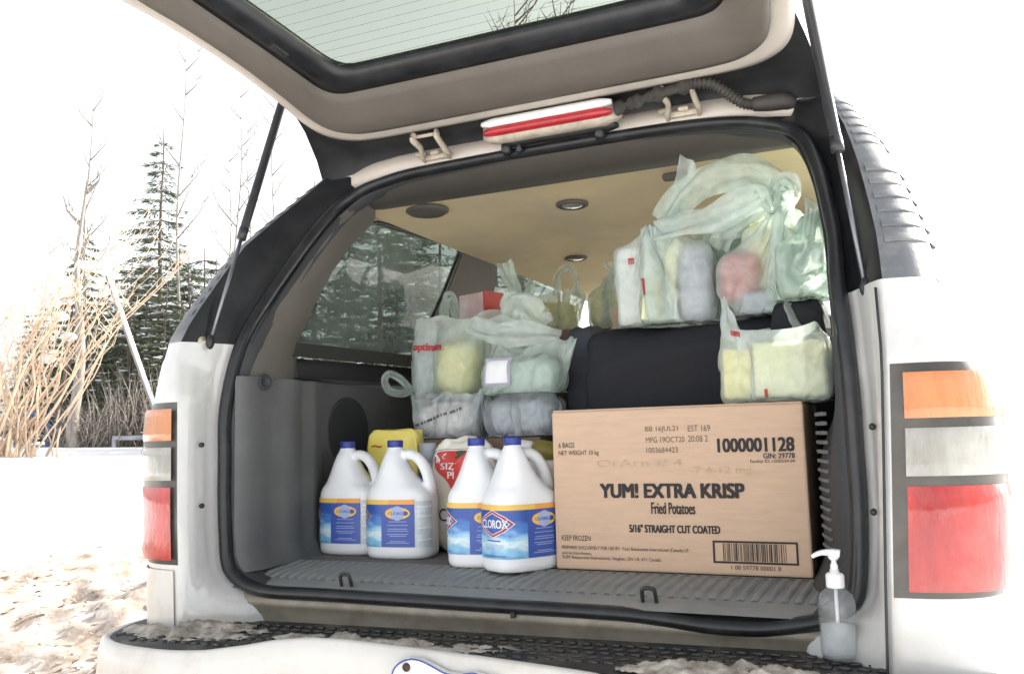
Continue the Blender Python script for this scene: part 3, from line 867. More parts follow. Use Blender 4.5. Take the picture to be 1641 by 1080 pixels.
# metal below the strip
rows = [[Vector((x, y, z)) for x in [-.76 + 1.52 * i / 30 for i in range(31)]] for (y, z) in ((.0, .722), (-.012, .712), (-.016, .702), (-.008, .695), (.006, .672), (.012, .64))]
v, f = loft(rows); mesh('sill_panel', v, f, 'sill_metal', suv)
# cargo hooks
for (x, y, z) in ((-.387, .02, .742), (.333, .02, .742)):
    hk = empty('cargo_hook'); hk.parent = suv
    w = .0135
    tube('hook_loop', smooth_path([(x - w, y + .004, z - .006), (x - w, y - .006, z + .02), (x - w * .7, y - .008, z + .031), (x + w * .7, y - .008, z + .031), (x + w, y - .006, z + .02), (x + w, y + .004, z - .006)], 4), .0042, 'black_plastic', hk)
# striker clip on the strip
box('strip_clip', (.052, -.018, .713), (.010, .012, .012), 'black_plastic', suv, bev=.002)

# rear trim bar under the headliner
rows = []
for i in range(25):
    x = -.64 + 1.28 * i / 24
    k = max(0, abs(x) - .42) / .22
    rows.append([Vector((x, .440 - .02 * k, 1.842 - .035 * k ** 1.5)), Vector((x, .455 - .02 * k, 1.828 - .045 * k ** 1.5)), Vector((x, .53, 1.806 - .018 * k)), Vector((x, .60, 1.806)), Vector((x, .62, 1.822))])
v, f = loft(rows); mesh('header_trim', v, f, 'header_trim', suv)
# headliner, moulded
rows = []
for y in [.58, .64, .75, .9, 1.05, 1.2, 1.35, 1.5, 1.7, 1.9, 2.2, 2.6, 3.0, 3.3]:
    row = []
    for i in range(33):
        x = -.715 + 1.43 * i / 32
        z = 1.838 - .035 * (abs(x) / .715) ** 4
        z += .022 * math.exp(-((abs(x) - .34) / .12) ** 2) * math.sin(min(1, max(0, (y - .6) / .5)) * math.pi / 2)
        z -= .030 * math.exp(-(((x + .1) / .14) ** 2 + ((y - .86) / .13) ** 2))
        z -= .026 * math.exp(-((y - 1.28) / .11) ** 2) * (1 - (abs(x) / .75) ** 2)
        row.append(Vector((x, y, z)))
    rows.append(row)
v, f = loft(rows); hl = mesh('headliner', v, f, 'headliner', suv)
for (x, y, z, r) in ((-.10, .862, 1.812, .052), (-.425, 1.80, 1.84, .05)):
    d = empty('dome_lamp'); d.parent = suv
    lathe('lamp_ring', [(r, .0), (r, .006), (r * .82, .011), (r * .72, .008)], (x, y, z + .002), 'trim_taupe', d, 28, rot=RX(math.pi))
    lathe('lamp_lens', [(r * .72, .0), (r * .66, .006), (r * .4, .010), (.002, .011)], (x, y, z), 'lens_clear', d, 28, rot=RX(math.pi), cap=False)
lathe('ceiling_speaker', [(.072, 0), (.072, .008), (.058, .017), (.045, .013), (.004, .013)], (-.560, .735, 1.828), 'trim_taupe', suv, 28, rot=RX(math.pi))
box('grab_handle', (.262, .74, 1.818), (.07, .03, .022), 'trim_taupe', suv, bev=.008, seg=3)
# middle seat row, firewall, dashboard and windscreen
seat = empty('seat_row'); seat.parent = suv
for sx in (-.36, .36):
    box('seat_back', (sx, 1.42, 1.10), (.66, .16, .72), 'seat_fabric', seat, rot=RX(-.08), bev=.05, seg=4, smooth=True)
box('seat_cushion', (0, 1.78, .80), (1.38, .60, .18), 'seat_fabric', seat, bev=.05, seg=4, smooth=True)
for sx in (-.38, .38):
    fs = empty('front_seat'); fs.parent = suv
    box('seat_back', (sx, 2.42, 1.12), (.50, .14, .66), 'trim_taupe', fs, rot=RX(-.12), bev=.05, seg=4, smooth=True)
    box('head_rest', (sx, 2.39, 1.55), (.26, .10, .18), 'trim_taupe', fs, bev=.04, seg=4, smooth=True)
    box('seat_cushion', (sx, 2.70, .80), (.50, .50, .18), 'trim_taupe', fs, bev=.05, seg=4, smooth=True)
box('cabin_floor', (0, 2.4, .60), (1.46, 2.6, .03), 'carpet', suv, bev=0)
box('dashboard', (0, 3.55, 1.05), (1.46, .35, .40), 'headliner', suv, bev=.06, seg=4, smooth=True)
mesh('windscreen', [(-.70, 3.28, 1.845), (.70, 3.28, 1.845), (.78, 3.92, 1.28), (-.78, 3.92, 1.28)], [(0, 1, 2, 3)], 'clear_glass', suv, smooth=False)
rows = []
for y in (3.88, 4.2, 4.7, 5.0, 5.08):
    rows.append([Vector((x, y, interp(y, [3.88, 4.7, 5.0, 5.08], [1.30, 1.22, 1.12, .55]) - .05 * (abs(x) / .98) ** 3)) for x in [-.98 + 1.96 * i / 12 for i in range(13)]])
v, f = loft(rows); mesh('bonnet', v, f, 'white_paint', suv)
for s in (-1, 1):
    mesh('front_wing', [(.985 * s, 3.9, .42), (.985 * s, 5.05, .42), (.985 * s, 5.05, 1.06), (.985 * s, 3.9, 1.25)], [(0, 1, 2, 3)], 'white_paint', suv, smooth=False)
box('underbody', (0, 2.5, .46), (1.84, 4.9, .12), 'black_plastic', suv, bev=.02)
box('rear_valance', (0, .06, .52), (1.7, .1, .26), 'black_plastic', suv, bev=.02)
for s in (-1, 1):
    for y in (1.05, 4.0):
        w = empty('wheel'); w.parent = suv
        lathe('tyre', [(.22, -.12), (.34, -.12), (.375, -.09), (.38, 0), (.375, .09), (.34, .12), (.22, .12)], (.86 * s, y, .38), 'tyre', w, 36, axis='X', cap=False)
        lathe('rim', [(.03, .05), (.10, .06), (.16, .04), (.20, .09), (.225, .11), (.225, -.11)], (.86 * s, y, .38), 'steel', w, 36, rot=RY(s * math.pi / 2))

# ------------------------------------------------------------------ rear bumper
def pad_z(x): return .668 + .014 * x
front = smooth_path([(-.935, -.02, 0), (-.925, -.12, 0), (-.885, -.205, 0), (-.80, -.262, 0), (-.68, -.288, 0), (-.56, -.285, 0), (-.47, -.262, 0), (-.40, -.238, 0), (-.33, -.222, 0), (-.24, -.216, 0), (-.10, -.216, 0), (.1, -.218, 0), (.26, -.222, 0), (.34, -.235, 0), (.40, -.262, 0), (.48, -.285, 0), (.60, -.292, 0), (.76, -.270, 0), (.87, -.225, 0), (.925, -.14, 0), (.935, -.02, 0)], 5)
def lip_z(x): return interp(x, [-.94, -.60, -.52, -.44, -.38, -.30, -.22, -.10, .10, .30, .36, .44, .94], [.655, .658, .662, .672, .682, .689, .690, .686, .679, .670, .664, .668, .678])
rows = [[], [], [], []]
for p in front:
    z = pad_z(p.x)
    rows[0].append(Vector((p.x * .985, .02, z - .002)))
    rows[1].append(Vector((p.x * .99, p.y * .45, z)))
    rows[2].append(Vector((p.x * .995, p.y * .88, z + .001)))
    rows[3].append(Vector((p.x, p.y + .006, z - .004)))
v, f = loft(rows); pad = mesh('bumper_step_pad', v, f, 'pad_rubber', suv)
rows = [[] for _ in range(8)]
for p in front:
    z = lip_z(p.x)
    d = Vector((p.x * .2, p.y, 0)).normalized()
    for r, (o, dz) in enumerate(((-.004, -.05), (-.004, -.006), (.001, -.001), (.008, .0), (.015, -.006), (.022, -.03), (.028, -.13), (-.01, -.23))):
        rows[r].append(Vector((p.x, p.y, z + dz)) + d * o)
v, f = loft(rows); bump = mesh('bumper', v, f, 'bumper_paint', suv)
# tread lugs on the step pad
lug = None
for i in range(58):
    for j in range(7):
        x = -.86 + i * .030 + (.015 if j % 2 else 0); y = -.045 - j * .033
        lim = interp(x, [p.x for p in front], [p.y for p in front])
        if y < lim + .022 or abs(x) > .90: continue
        if lug is None:
            bm = box_bm((0, 0, 0), (.021, .012, .0045), None, .0018, 1)
            o = bm_obj('tread_lug', bm, 'pad_rubber', pad); lug = o.data
        else:
            o = bpy.data.objects.new('tread_lug', lug); COL.objects.link(o); o.parent = pad
        o.location = (x, y, pad_z(x) + .0018)
        o.rotation_euler = (0, 0, .35 if j % 2 else -.35)
# licence plate in the outline of a walking bear
plate_half = [(-.105, -.055), (-.112, -.02), (-.108, .018), (-.095, .040), (-.07, .052), (-.045, .051), (-.02, .042), (.005, .032), (.03, .031), (.06, .037), (.075, .034), (.088, .029), (.097, .035), (.105, .030), (.117, .012), (.128, -.005), (.125, -.02), (.105, -.028), (.10, -.06), (.085, -.085), (.06, -.085), (.055, -.06), (-.03, -.06), (-.04, -.085), (-.085, -.085)]
def plate_pt(x, z, n): return Vector((.014 + x * 1.05, -.256 - n, .622 + z))
lp = mesh('licence_plate', [plate_pt(x, z, .0) for x, z in plate_half] + [plate_pt(x, z, -.012) for x, z in plate_half],
          [tuple(range(25))] + [(i, (i + 1) % 25, 25 + (i + 1) % 25, 25 + i) for i in range(25)], 'plate_white', suv, smooth=False)
outl = smooth_path([plate_pt(x * .965, z * .955, .0012) for x, z in plate_half], 4, closed=True)
v, f = tube_vf(outl, .0016, 6, closed=True, up=Vector((0, 1, 0)), flat=.5); mesh('plate_outline', v, f, 'plate_blue', lp)
for (x, z) in ((-.073, .035), (.080, .020)):
    lathe('plate_bolt', [(.008, 0), (.008, .003), (.005, .006), (.001, .006)], plate_pt(x, z, .0), 'bolt_brown', lp, 14, rot=RX(math.pi / 2))
text('plate_lettering', 'SPECTACULAR', (-.066, .006, .055, .021), lambda u, w: plate_pt(u, w, .0016), 'plate_blue', lp)
# dirty ice and grit left on the step
def joinvf(L):
    vv, ff = [], []
    for v, f in L:
        b = len(vv); vv += v; ff += [tuple(i + b for i in q) for q in f]
    return vv, ff
from mathutils import noise as mnoise
def slush(x0, x1, y0, y1, fn, step=.0042):
    """thin wet heap: a height sheet kept only where there is any"""
    nx, ny = int((x1 - x0) / step), int((y1 - y0) / step)
    vv, ff, idm = [], [], {}
    hs = {}
    for i in range(nx + 1):
        for j in range(ny + 1):
            x, y = x0 + i * step, y0 + j * step
            p = Vector((x * 26, y * 26, 3.7))
            n = mnoise.fractal(p, .9, 2.1, 5)
            hs[i, j] = fn(x, y) * (.55 + .75 * n) - .16 + .10 * mnoise.noise(p * 5)
    def vid(i, j):
        if (i, j) not in idm:
            x, y = x0 + i * step, y0 + j * step
            idm[i, j] = len(vv)
            vv.append(Vector((x + .0015 * mnoise.noise(Vector((x * 300, y * 300, 0))), y + .0015 * mnoise.noise(Vector((x * 300, y * 300, 9))), pad_z(x) + .003 + max(-.004, hs[i, j] * .021))))
        return idm[i, j]
    for i in range(nx):
        for j in range(ny):
            q = [(i, j), (i + 1, j), (i + 1, j + 1), (i, j + 1)]
            if sum(hs[k] > 0 for k in q) >= 2: ff.append(tuple(vid(*k) for k in q))
    return vv, ff
v1, f1 = slush(-.90, -.46, -.25, -.03, lambda x, y: max(0, 1 - ((x + .69) / .20) ** 2 - ((y + .145) / .10) ** 2) ** .6)
v2, f2 = slush(-.46, .16, -.215, -.05, lambda x, y: max(0, 1 - ((x + .16) / .31) ** 2 - ((y + .150 - .02 * math.sin(x * 14)) / .048) ** 2) ** .6 * (.75 + .3 * math.sin(x * 41)))
v3, f3 = slush(.30, .74, -.28, -.10, lambda x, y: max(0, 1 - ((x - .52) / .20) ** 2 - ((y + .20) / .075) ** 2) ** .6)
v, f = joinvf([(v1, f1), (v2, f2), (v3, f3)])
tag(mesh('slush', v, f, 'ice_dirt', None), 'dirty brown slush left on the black bumper step', 'slush', kind='stuff')
# ================================================================== CARGO
# ------------------------------------------------------------------ carton with print
BX0, BX1, BY0, BY1, BZ0, BZ1 = .064, .629, .203, .50, .7745, 1.134
carton = box('cardboard_box', ((BX0 + BX1) / 2, (BY0 + BY1) / 2, (BZ0 + BZ1) / 2), (BX1 - BX0, BY1 - BY0, BZ1 - BZ0), 'card', None, bev=.005, seg=2)
tag(carton, 'large brown cardboard box of fried potatoes with black printing on its front', 'box')
bmf = box_bm(((BX0 + BX1) / 2, (BY0 + BY1) / 2, BZ1 + .0015), (BX1 - BX0 - .004, (BY1 - BY0) - .012, .004), None, .001, 1)
bm_obj('lid_flap', bmf, 'card', carton, smooth=False)
def homography(src, dst):
    A = []
    for (x, y), (u, w) in zip(src, dst):
        A.append([x, y, 1, 0, 0, 0, -u * x, -u * y, -u]); A.append([0, 0, 0, x, y, 1, -w * x, -w * y, -w])
    return np.linalg.svd(np.array(A, float))[2][-1].reshape(3, 3)
HB = homography([(78, 140), (1345, 85), (1390, 985), (92, 940)], [(BX0, BZ1), (BX1, BZ1), (BX1, BZ0), (BX0, BZ0)])
def face_xz(x, y):
    q = HB @ np.array([x, y, 1.0]); return q[0] / q[2], q[1] / q[2]
def face_rect(x0, y0, x1, y1):
    l, r = face_xz(x0, (y0 + y1) / 2)[0], face_xz(x1, (y0 + y1) / 2)[0]
    return l, face_xz((x0 + x1) / 2, y1)[1], r, face_xz((x0 + x1) / 2, y0)[1]
def boxtext(s, x0, y0, x1, y1, m='ink', bold=0.0, name='lettering'):
    return text(name, s, face_rect(x0, y0, x1, y1), lambda u, w: Vector((u, BY0 - .0012, w)), m, carton, bold * 2.2)
boxtext('6 BAGS', 113, 295, 193, 322)
boxtext('NET WEIGHT 10 kg', 113, 335, 315, 365)
boxtext('BB 16JUL21', 550, 208, 715, 242, 'ink_grey'); boxtext('EST 169', 765, 202, 877, 234, 'ink_grey')
boxtext('MFG 19OCT20', 553, 263, 748, 292, 'ink_grey'); boxtext('20:08 2', 765, 255, 865, 287, 'ink_grey')
boxtext('1003684423', 555, 316, 713, 345, 'ink_grey')
boxtext('1000001128', 912, 265, 1302, 338, bold=.022)
boxtext('GIN: 29778', 1143, 343, 1303, 370, bold=.015)
boxtext('Facility ID: 1000034-04', 1078, 376, 1303, 398)
boxtext('OrArn # 4', 305, 378, 735, 420, 'ink_faint'); boxtext('-7 4-12 mg', 775, 412, 1085, 460, 'ink_faint')
boxtext('YUM! EXTRA KRISP', 318, 500, 1048, 577, bold=.030)
boxtext('Fried Potatoes', 575, 598, 797, 658, bold=.012)
boxtext('5/16" STRAIGHT CUT COATED', 463, 713, 922, 755, bold=.022)
boxtext('KEEP FROZEN', 123, 768, 268, 795)
boxtext('PREPARED EXCLUSIVELY FOR USE BY:  Yum! Restaurants International (Canada) LP', 123, 827, 760, 850)
boxtext('and its franchisees,', 123, 851, 273, 868)
boxtext('YUM! Restaurants International, Vaughan, ON L4L 6Y1 Canada', 123, 876, 620, 899)
boxtext('1 00 59778 00001 8', 975, 921, 1225, 943)
vv, ff = [], []
def rect(x0, y0, x1, y1):
    l, bt, r_, tp = x0, y0, x1, y1
    k = len(vv)
    for (x, z) in ((l, bt), (r_, bt), (r_, tp), (l, tp)): vv.append((x, BY0 - .0012, z))
    ff.append((k, k + 1, k + 2, k + 3))
L_, B_, R_, T_ = face_rect(884, 795, 1314, 912)
e_ = .0042
rect(L_, B_, R_, B_ + e_); rect(L_, T_ - e_, R_, T_); rect(L_, B_ + e_, L_ + e_, T_ - e_); rect(R_ - e_, B_ + e_, R_, T_ - e_)
x = L_ + .0215; rb_ = random.Random(5)
while x < R_ - .024:
    w = rb_.choice([.0011, .0011, .0020, .0031]); rect(x, B_ + e_ + .001, x + w, T_ - e_ - .001); x += w + rb_.choice([.0012, .0012, .0021, .0031])
mesh('barcode', vv, ff, 'ink', carton, smooth=False)

# ------------------------------------------------------------------ bleach jugs
JA, JB = .0925, .066
def sup(a, b, th, n=3.0):
    c, s = math.cos(th), math.sin(th)
    return (a * math.copysign(abs(c) ** (2 / n), c), b * math.copysign(abs(s) ** (2 / n), s))
_th = np.linspace(-math.pi / 2 - math.pi, -math.pi / 2 + math.pi, 721)
_pp = np.array([sup(JA + .0014, JB + .0014, t) for t in _th])
_ss = np.concatenate([[0], np.cumsum(np.hypot(*np.diff(_pp, axis=0).T))]); _ss -= np.interp(-math.pi / 2, _th, _ss)
def jug_pt(s, z, off=0.0):
    """s: arc length from the middle of the broad face, positive towards the handle"""
    x = float(np.interp(s, _ss, _pp[:, 0])); y = float(np.interp(s, _ss, _pp[:, 1]))
    q = math.hypot(x / JA, y / JB)
    n = Vector((x / JA ** 2, y / JB ** 2, 0)).normalized()
    return Vector((x, y, z)) + n * off
def label_mat():
    m = bpy.data.materials.new('jug_label'); m.use_nodes = True
    n, l = m.node_tree.nodes, m.node_tree.links
    p = n['Principled BSDF']; p.inputs['Roughness'].default_value = .35
    uv = n.new('ShaderNodeUVMap'); sep = n.new('ShaderNodeSeparateXYZ'); l.new(uv.outputs[0], sep.inputs[0])
    nz = n.new('ShaderNodeTexNoise'); nz.inputs['Scale'].default_value = 3.2; nz.inputs['Detail'].default_value = 3
    mp = n.new('ShaderNodeMapping'); mp.inputs['Scale'].default_value = (1.0, 2.6, 1); mp.inputs['Rotation'].default_value = (0, 0, .25)
    l.new(uv.outputs[0], mp.inputs[0]); l.new(mp.outputs[0], nz.inputs['Vector'])
    ad = n.new('ShaderNodeMath'); ad.operation = 'MULTIPLY_ADD'; ad.inputs[1].default_value = .42; l.new(nz.outputs['Fac'], ad.inputs[0]); l.new(sep.outputs['Y'], ad.inputs[2])
    rp = n.new('ShaderNodeValToRGB'); e = rp.color_ramp.elements
    e[0].position = .18; e[0].color = (.10, .34, .62, 1)
    e[1].position = 1.0; e[1].color = (.03, .09, .36, 1)
    for pos, c in ((.38, (.30, .58, .76, 1)), (.50, (.72, .80, .84, 1)), (.58, (.40, .68, .82, 1)), (.74, (.08, .24, .60, 1))):
        k = e.new(pos); k.color = c
    l.new(ad.outputs[0], rp.inputs[0]); l.new(rp.outputs[0], p.inputs['Base Color'])
    return m
M['jug_label'] = label_mat()
def wrap_patch(name, s0, s1, z0, z1, off, m, parent, n=24, uv=False, nz=2):
    rows = [[jug_pt(s0 + (s1 - s0) * i / n, z0 + (z1 - z0) * k / (nz - 1), off) for i in range(n + 1)] for k in range(nz)]
    v, f = loft(rows)
    o = mesh(name, v, f, m, parent)
    if uv:
        lay = o.data.uv_layers.new(name='UVMap')
        for poly in o.data.polygons:
            for li in poly.loop_indices:
                vi = o.data.loops[li].vertex_index
                lay.data[li].uv = ((vi % (n + 1)) / n * (s1 - s0) / .12, vi // (n + 1) / (nz - 1))
    return o
def make_jug():
    root = empty('bleach_jug')
    prof = [(0, -.084, .084, .058), (.004, -.089, .089, .062), (.012, -.0925, .0925, .066), (.03, -.0925, .0925, .066), (.09, -.0925, .0925, .066), (.155, -.0925, .0925, .066), (.168, -.0905, .089, .0645),
            (.180, -.085, .076, .061), (.192, -.078, .058, .057), (.21, -.069, .038, .052), (.23, -.060, .022, .047), (.25, -.0525, .011, .041), (.268, -.046, .004, .033), (.281, -.0405, -.0005, .023), (.292, -.0395, -.0015, .019)]
    rows = []
    for (z, xl, xr, b) in prof:
        nn = 3.0 if z < .19 else 2.4
        rows.append([Vector(((xl + xr) / 2 + sup((xr - xl) / 2, b, 2 * math.pi * k / 40, nn)[0], sup(1, b, 2 * math.pi * k / 40, nn)[1], z)) for k in range(40)])
    L = [loft(rows, closed=True, cap=True)]
    hp = smooth_path([(-.012, 0, .262), (.018, 0, .268), (.045, 0, .258), (.066, 0, .232), (.077, 0, .203), (.080, 0, .178), (.075, 0, .155)], 6)
    L.append(tube_vf(hp, .015, 14, up=Vector((0, 1, 0)), rfun=lambda t: .0135 + .006 * t * t, flat=1.15))
    v, f = joinvf(L)
    o = mesh('body', v, f, 'jug', root)
    rm = o.modifiers.new('r', 'REMESH'); rm.mode = 'VOXEL'; rm.voxel_size = .0034
    sm = o.modifiers.new('s', 'SMOOTH'); sm.iterations = 7; sm.factor = .5
    dg = bpy.context.evaluated_depsgraph_get()
    me = bpy.data.meshes.new_from_object(o.evaluated_get(dg))
    o.modifiers.clear(); o.data = me
    if not me.materials: me.materials.append(M['jug'])
    me.polygons.foreach_set('use_smooth', [True] * len(me.polygons))
    # cap with knurling
    cv, cf = [], []
    K = 48
    for (r, z) in ((.0185, .286), (.0208, .2875), (.0208, .3035), (.0195, .306), (.002, .306)):
        for k in range(K):
            a = 2 * math.pi * k / K
            rr = r + (.0005 if k % 2 else -.0003) * (1 if .287 < z < .304 else 0)
            cv.append((-.0205 + rr * math.cos(a), rr * math.sin(a), z))
    for i in range(4):
        for k in range(K):
            cf.append((i * K + k, i * K + (k + 1) % K, (i + 1) * K + (k + 1) % K, (i + 1) * K + k))
    mesh('cap', cv, cf, 'cap_blue', root)
    lab = wrap_patch('label', -.235, .062, .032, .146, .0002, 'jug_label', root, 60, True, 6)
    wrap_patch('clear_strip', .064, .118, .030, .148, -.0004, 'jug_strip', root, 14, False, 5)
    for zz_ in (.048, .078, .108, .132):
        wrap_patch('level_ridge', .068, .112, zz_, zz_ + .004, .0008, 'jug', root, 8)
    wrap_patch('yellow_band', -.235, -.01, .1405, .1525, .0007, 'print_yellow', lab, 44)
    wrap_patch('orange_band', -.0098, .062, .1405, .1525, .0007, 'print_orange', lab, 18)
    wrap_patch('blue_panel', -.030, .0615, .0325, .140, .0008, 'print_blue', lab, 20)
    # oval badge and lines of small print on the blue panel
    def oval(name, s, z, rs, rz, off, m):
        vs = [jug_pt(s, z, off)] + [jug_pt(s + rs * math.cos(2 * math.pi * k / 32), z + rz * math.sin(2 * math.pi * k / 32), off) for k in range(32)]
        return mesh(name, vs, [(0, 1 + k, 1 + (k + 1) % 32) for k in range(32)], m, lab, smooth=False)
    oval('badge', .016, .118, .0345, .0155, .0013, 'print_yellow')
    oval('badge_globe', .016, .118, .0175, .0185, .0017, 'print_pale')
    text('badge_lettering', 'CLOROX', (-.010, .1145, .042, .1215), lambda u, w: jug_pt(u, w, .0022), 'print_blue', lab, .02)
    r = random.Random(3)
    for k, z in enumerate((.096, .087, .0775, .0725, .064, .0595, .046, .042)):
        wid = r.uniform(.022, .034)
        wrap_patch('print_line', .016 - wid, .016 + wid, z, z + .0016, .0014, 'print_pale', lab, 10)
    # diamond mark
    def poly(name, pts, off, m):
        cs = sum(p[0] for p in pts) / len(pts); cz = sum(p[1] for p in pts) / len(pts)
        fine = []
        for i in range(len(pts)):
            a, b = pts[i], pts[(i + 1) % len(pts)]
            for k in range(6): fine.append((a[0] + (b[0] - a[0]) * k / 6, a[1] + (b[1] - a[1]) * k / 6))
        ring2 = [((p[0] + cs) / 2, (p[1] + cz) / 2) for p in fine]
        vs = [jug_pt(*p, off) for p in fine] + [jug_pt(*p, off) for p in ring2] + [jug_pt(cs, cz, off)]
        N = len(fine)
        fs = [(i, (i + 1) % N, N + (i + 1) % N, N + i) for i in range(N)] + [(N + i, N + (i + 1) % N, 2 * N) for i in range(N)]
        return mesh(name, vs, fs, m, lab, smooth=False)
    DS, DZ = -.118, .110
    def dia(k): return [(DS - .054 * k, DZ), (DS - .030 * k, DZ + .017 * k), (DS, DZ + .030 * k), (DS + .030 * k, DZ + .017 * k), (DS + .054 * k, DZ), (DS + .030 * k, DZ - .017 * k), (DS, DZ - .030 * k), (DS - .030 * k, DZ - .017 * k)]
    poly('mark_edge', dia(1.06), .0009, 'print_white'); poly('mark_red', dia(1.0), .0012, 'print_red'); poly('mark_line', dia(.84), .0015, 'print_white'); poly('mark_field', dia(.78), .0018, 'print_blue')
    text('mark_lettering', 'CLOROX', (DS - .040, DZ - .0095, DS + .040, DZ + .0095), lambda u, w: jug_pt(u, w, .0022), 'print_white', lab, .03)
    for k, (z, wd, h) in enumerate(((.071, .022, .005), (.062, .03, .0025), (.0575, .03, .0025), (.053, .026, .0025), (.037, .034, .004))):
        wrap_patch('print_line', DS - wd, DS + wd, z, z + h * .6, .0013, 'print_blue' if k in (0, 4) else 'print_pale', lab, 10)
    return root
jug0 = make_jug()
def copy_tree(o, parent=None):
    c = o.copy(); COL.objects.link(c); c.parent = parent
    if parent is not None: c.matrix_parent_inverse = Matrix.Identity(4)
    for ch in list(o.children): copy_tree(ch, c)
    return c
FZ = .7725
jugs = [(-.598, .362, .0, 'white bleach jug standing closest to the grey side panel and its speaker grille'),
        (-.416, .322, .10, 'white bleach jug in front of the yellow packet, its clear side strip showing'),
        (-.132, .243, .30, 'white bleach jug standing in front of the red and cream food bag'),
        (-.022, .208, 1.02, 'white bleach jug with a red diamond mark showing, touching the cardboard box')]
for i, (x, y, rz, lab) in enumerate(jugs):
    j = jug0 if i == 0 else copy_tree(jug0)
    j.location = (x, y, FZ); j.rotation_euler = (0, 0, rz)
    tag(j, lab, 'jug', 'bleach jugs on the load floor')

# ------------------------------------------------------------------ hand sanitiser
sx, sy = .690, -.062
sz = pad_z(sx) + .0065
san = empty('sanitizer_bottle', (sx, sy, sz))
tag(san, 'clear pump bottle of hand sanitizer standing on the black bumper step', 'bottle')
def lgeo(name, prof, m, sides=32, cap=True): return lathe(name, prof, (sx, sy, sz), m, san, sides, cap=cap)
M['gel_bottle'] = None
def clear_plastic(tint, milk, milk_col, gloss=.05):
    m = bpy.data.materials.new('clear_plastic'); m.use_nodes = True
    n, l = m.node_tree.nodes, m.node_tree.links; n.clear()
    out = n.new('ShaderNodeOutputMaterial'); t = n.new('ShaderNodeBsdfTransparent'); t.inputs[0].default_value = (*tint, 1)
    d = n.new('ShaderNodeBsdfDiffuse'); d.inputs[0].default_value = (*milk_col, 1)
    tl = n.new('ShaderNodeBsdfTranslucent'); tl.inputs[0].default_value = (*milk_col, 1)
    nz = n.new('ShaderNodeTexNoise'); nz.inputs['Scale'].default_value = 60
    mr = n.new('ShaderNodeMapRange'); mr.inputs['To Min'].default_value = milk * .6; mr.inputs['To Max'].default_value = milk * 1.4; l.new(nz.outputs['Fac'], mr.inputs['Value'])
    m0 = n.new('ShaderNodeMixShader'); m0.inputs[0].default_value = .45; l.new(d.outputs[0], m0.inputs[1]); l.new(tl.outputs[0], m0.inputs[2])
    mx = n.new('ShaderNodeMixShader'); l.new(mr.outputs[0], mx.inputs[0]); l.new(t.outputs[0], mx.inputs[1]); l.new(m0.outputs[0], mx.inputs[2])
    gl = n.new('ShaderNodeBsdfGlossy'); gl.inputs['Roughness'].default_value = gloss
    fr = two_sided_fresnel(n, l, 1.5); m2 = n.new('ShaderNodeMixShader'); l.new(fr.outputs[0], m2.inputs[0]); l.new(mx.outputs[0], m2.inputs[1]); l.new(gl.outputs[0], m2.inputs[2])
    l.new(m2.outputs[0], out.inputs[0]); return m
M['gel_bottle'] = clear_plastic((.95, .97, .98), .16, (.85, .88, .9))
lgeo('bottle_body', [(.004, .0015), (.026, 0), (.030, .004), (.031, .012), (.031, .085), (.0305, .098), (.027, .108), (.018, .116), (.0135, .119), (.0135, .127)], 'gel_bottle')
M['gel'] = clear_plastic((.93, .95, .95), .50, (.90, .92, .92), .1)
lgeo('gel', [(.004, .004), (.0275, .005), (.0285, .012), (.0285, .058), (.002, .0605)], 'gel')
cap_ = lgeo('screw_collar', [(.0145, .119), (.0155, .121), (.0155, .140), (.0135, .143), (.008, .145), (.008, .150)], 'white_plastic')
lgeo('dip_tube', [(.003, .02), (.003, .119)], 'white_plastic', 12)
lgeo('pump_stem', [(.0065, .145), (.0065, .158), (.0045, .160), (.0045, .170)], 'white_plastic', 16)
hd = smooth_path([(sx + .011, sy, sz + .177), (sx - .004, sy, sz + .179), (sx - .022, sy - .003, sz + .1775), (sx - .036, sy - .006, sz + .171)], 6)
v, f = tube_vf(hd, .006, 12, flat=.72, rfun=lambda t: .0105 - .006 * t); mesh('pump_spout', v, f, 'white_plastic', san)
lgeo('pump_head', [(.0062, .166), (.009, .170), (.010, .178), (.0085, .1835), (.002, .1845)], 'white_plastic', 20)

# ------------------------------------------------------------------ soft goods: draped plastic bags, relaxed over what they hold
def sdf_push(P, cols, margin):
    for c in cols:
        k = c[0]
        if k == 'box':
            ctr, half, rz = np.array(c[1]), np.array(c[2]), c[3]
            rr = c[4] if len(c) > 4 else .008
            cs, sn = math.cos(rz), math.sin(rz)
            Q = P - ctr
            L = np.stack([Q[:, 0] * cs + Q[:, 1] * sn, -Q[:, 0] * sn + Q[:, 1] * cs, Q[:, 2]], 1)
            h = half - rr
            q = np.abs(L) - h
            outside = np.maximum(q, 0)
            lo = np.linalg.norm(outside, axis=1)
            ins = np.minimum(q.max(1), 0)
            d = lo + ins - rr
            hit = d < margin
            if hit.any():
                g = np.where((lo > 1e-9)[:, None], outside / np.maximum(lo, 1e-9)[:, None], np.eye(3)[q.argmax(1)])
                g = g * np.where(L >= 0, 1, -1)
                push = (margin - d)[:, None] * g
                W = np.stack([push[:, 0] * cs - push[:, 1] * sn, push[:, 0] * sn + push[:, 1] * cs, push[:, 2]], 1)
                P = np.where(hit[:, None], P + W, P)
        elif k == 'ball':
            ctr = np.array(c[1]); rad = np.array(c[2]) + margin
            Q = (P - ctr) / rad
            r = np.linalg.norm(Q, axis=1)
            hit = r < 1
            if hit.any():
                P = np.where(hit[:, None], ctr + Q / np.maximum(r, 1e-6)[:, None] * rad, P)
        elif k == 'plane':
            nrm = np.array(c[1]); d = P @ nrm - c[2]
            hit = d < margin
            P = np.where(hit[:, None], P + (margin - d)[:, None] * nrm, P)
    return P

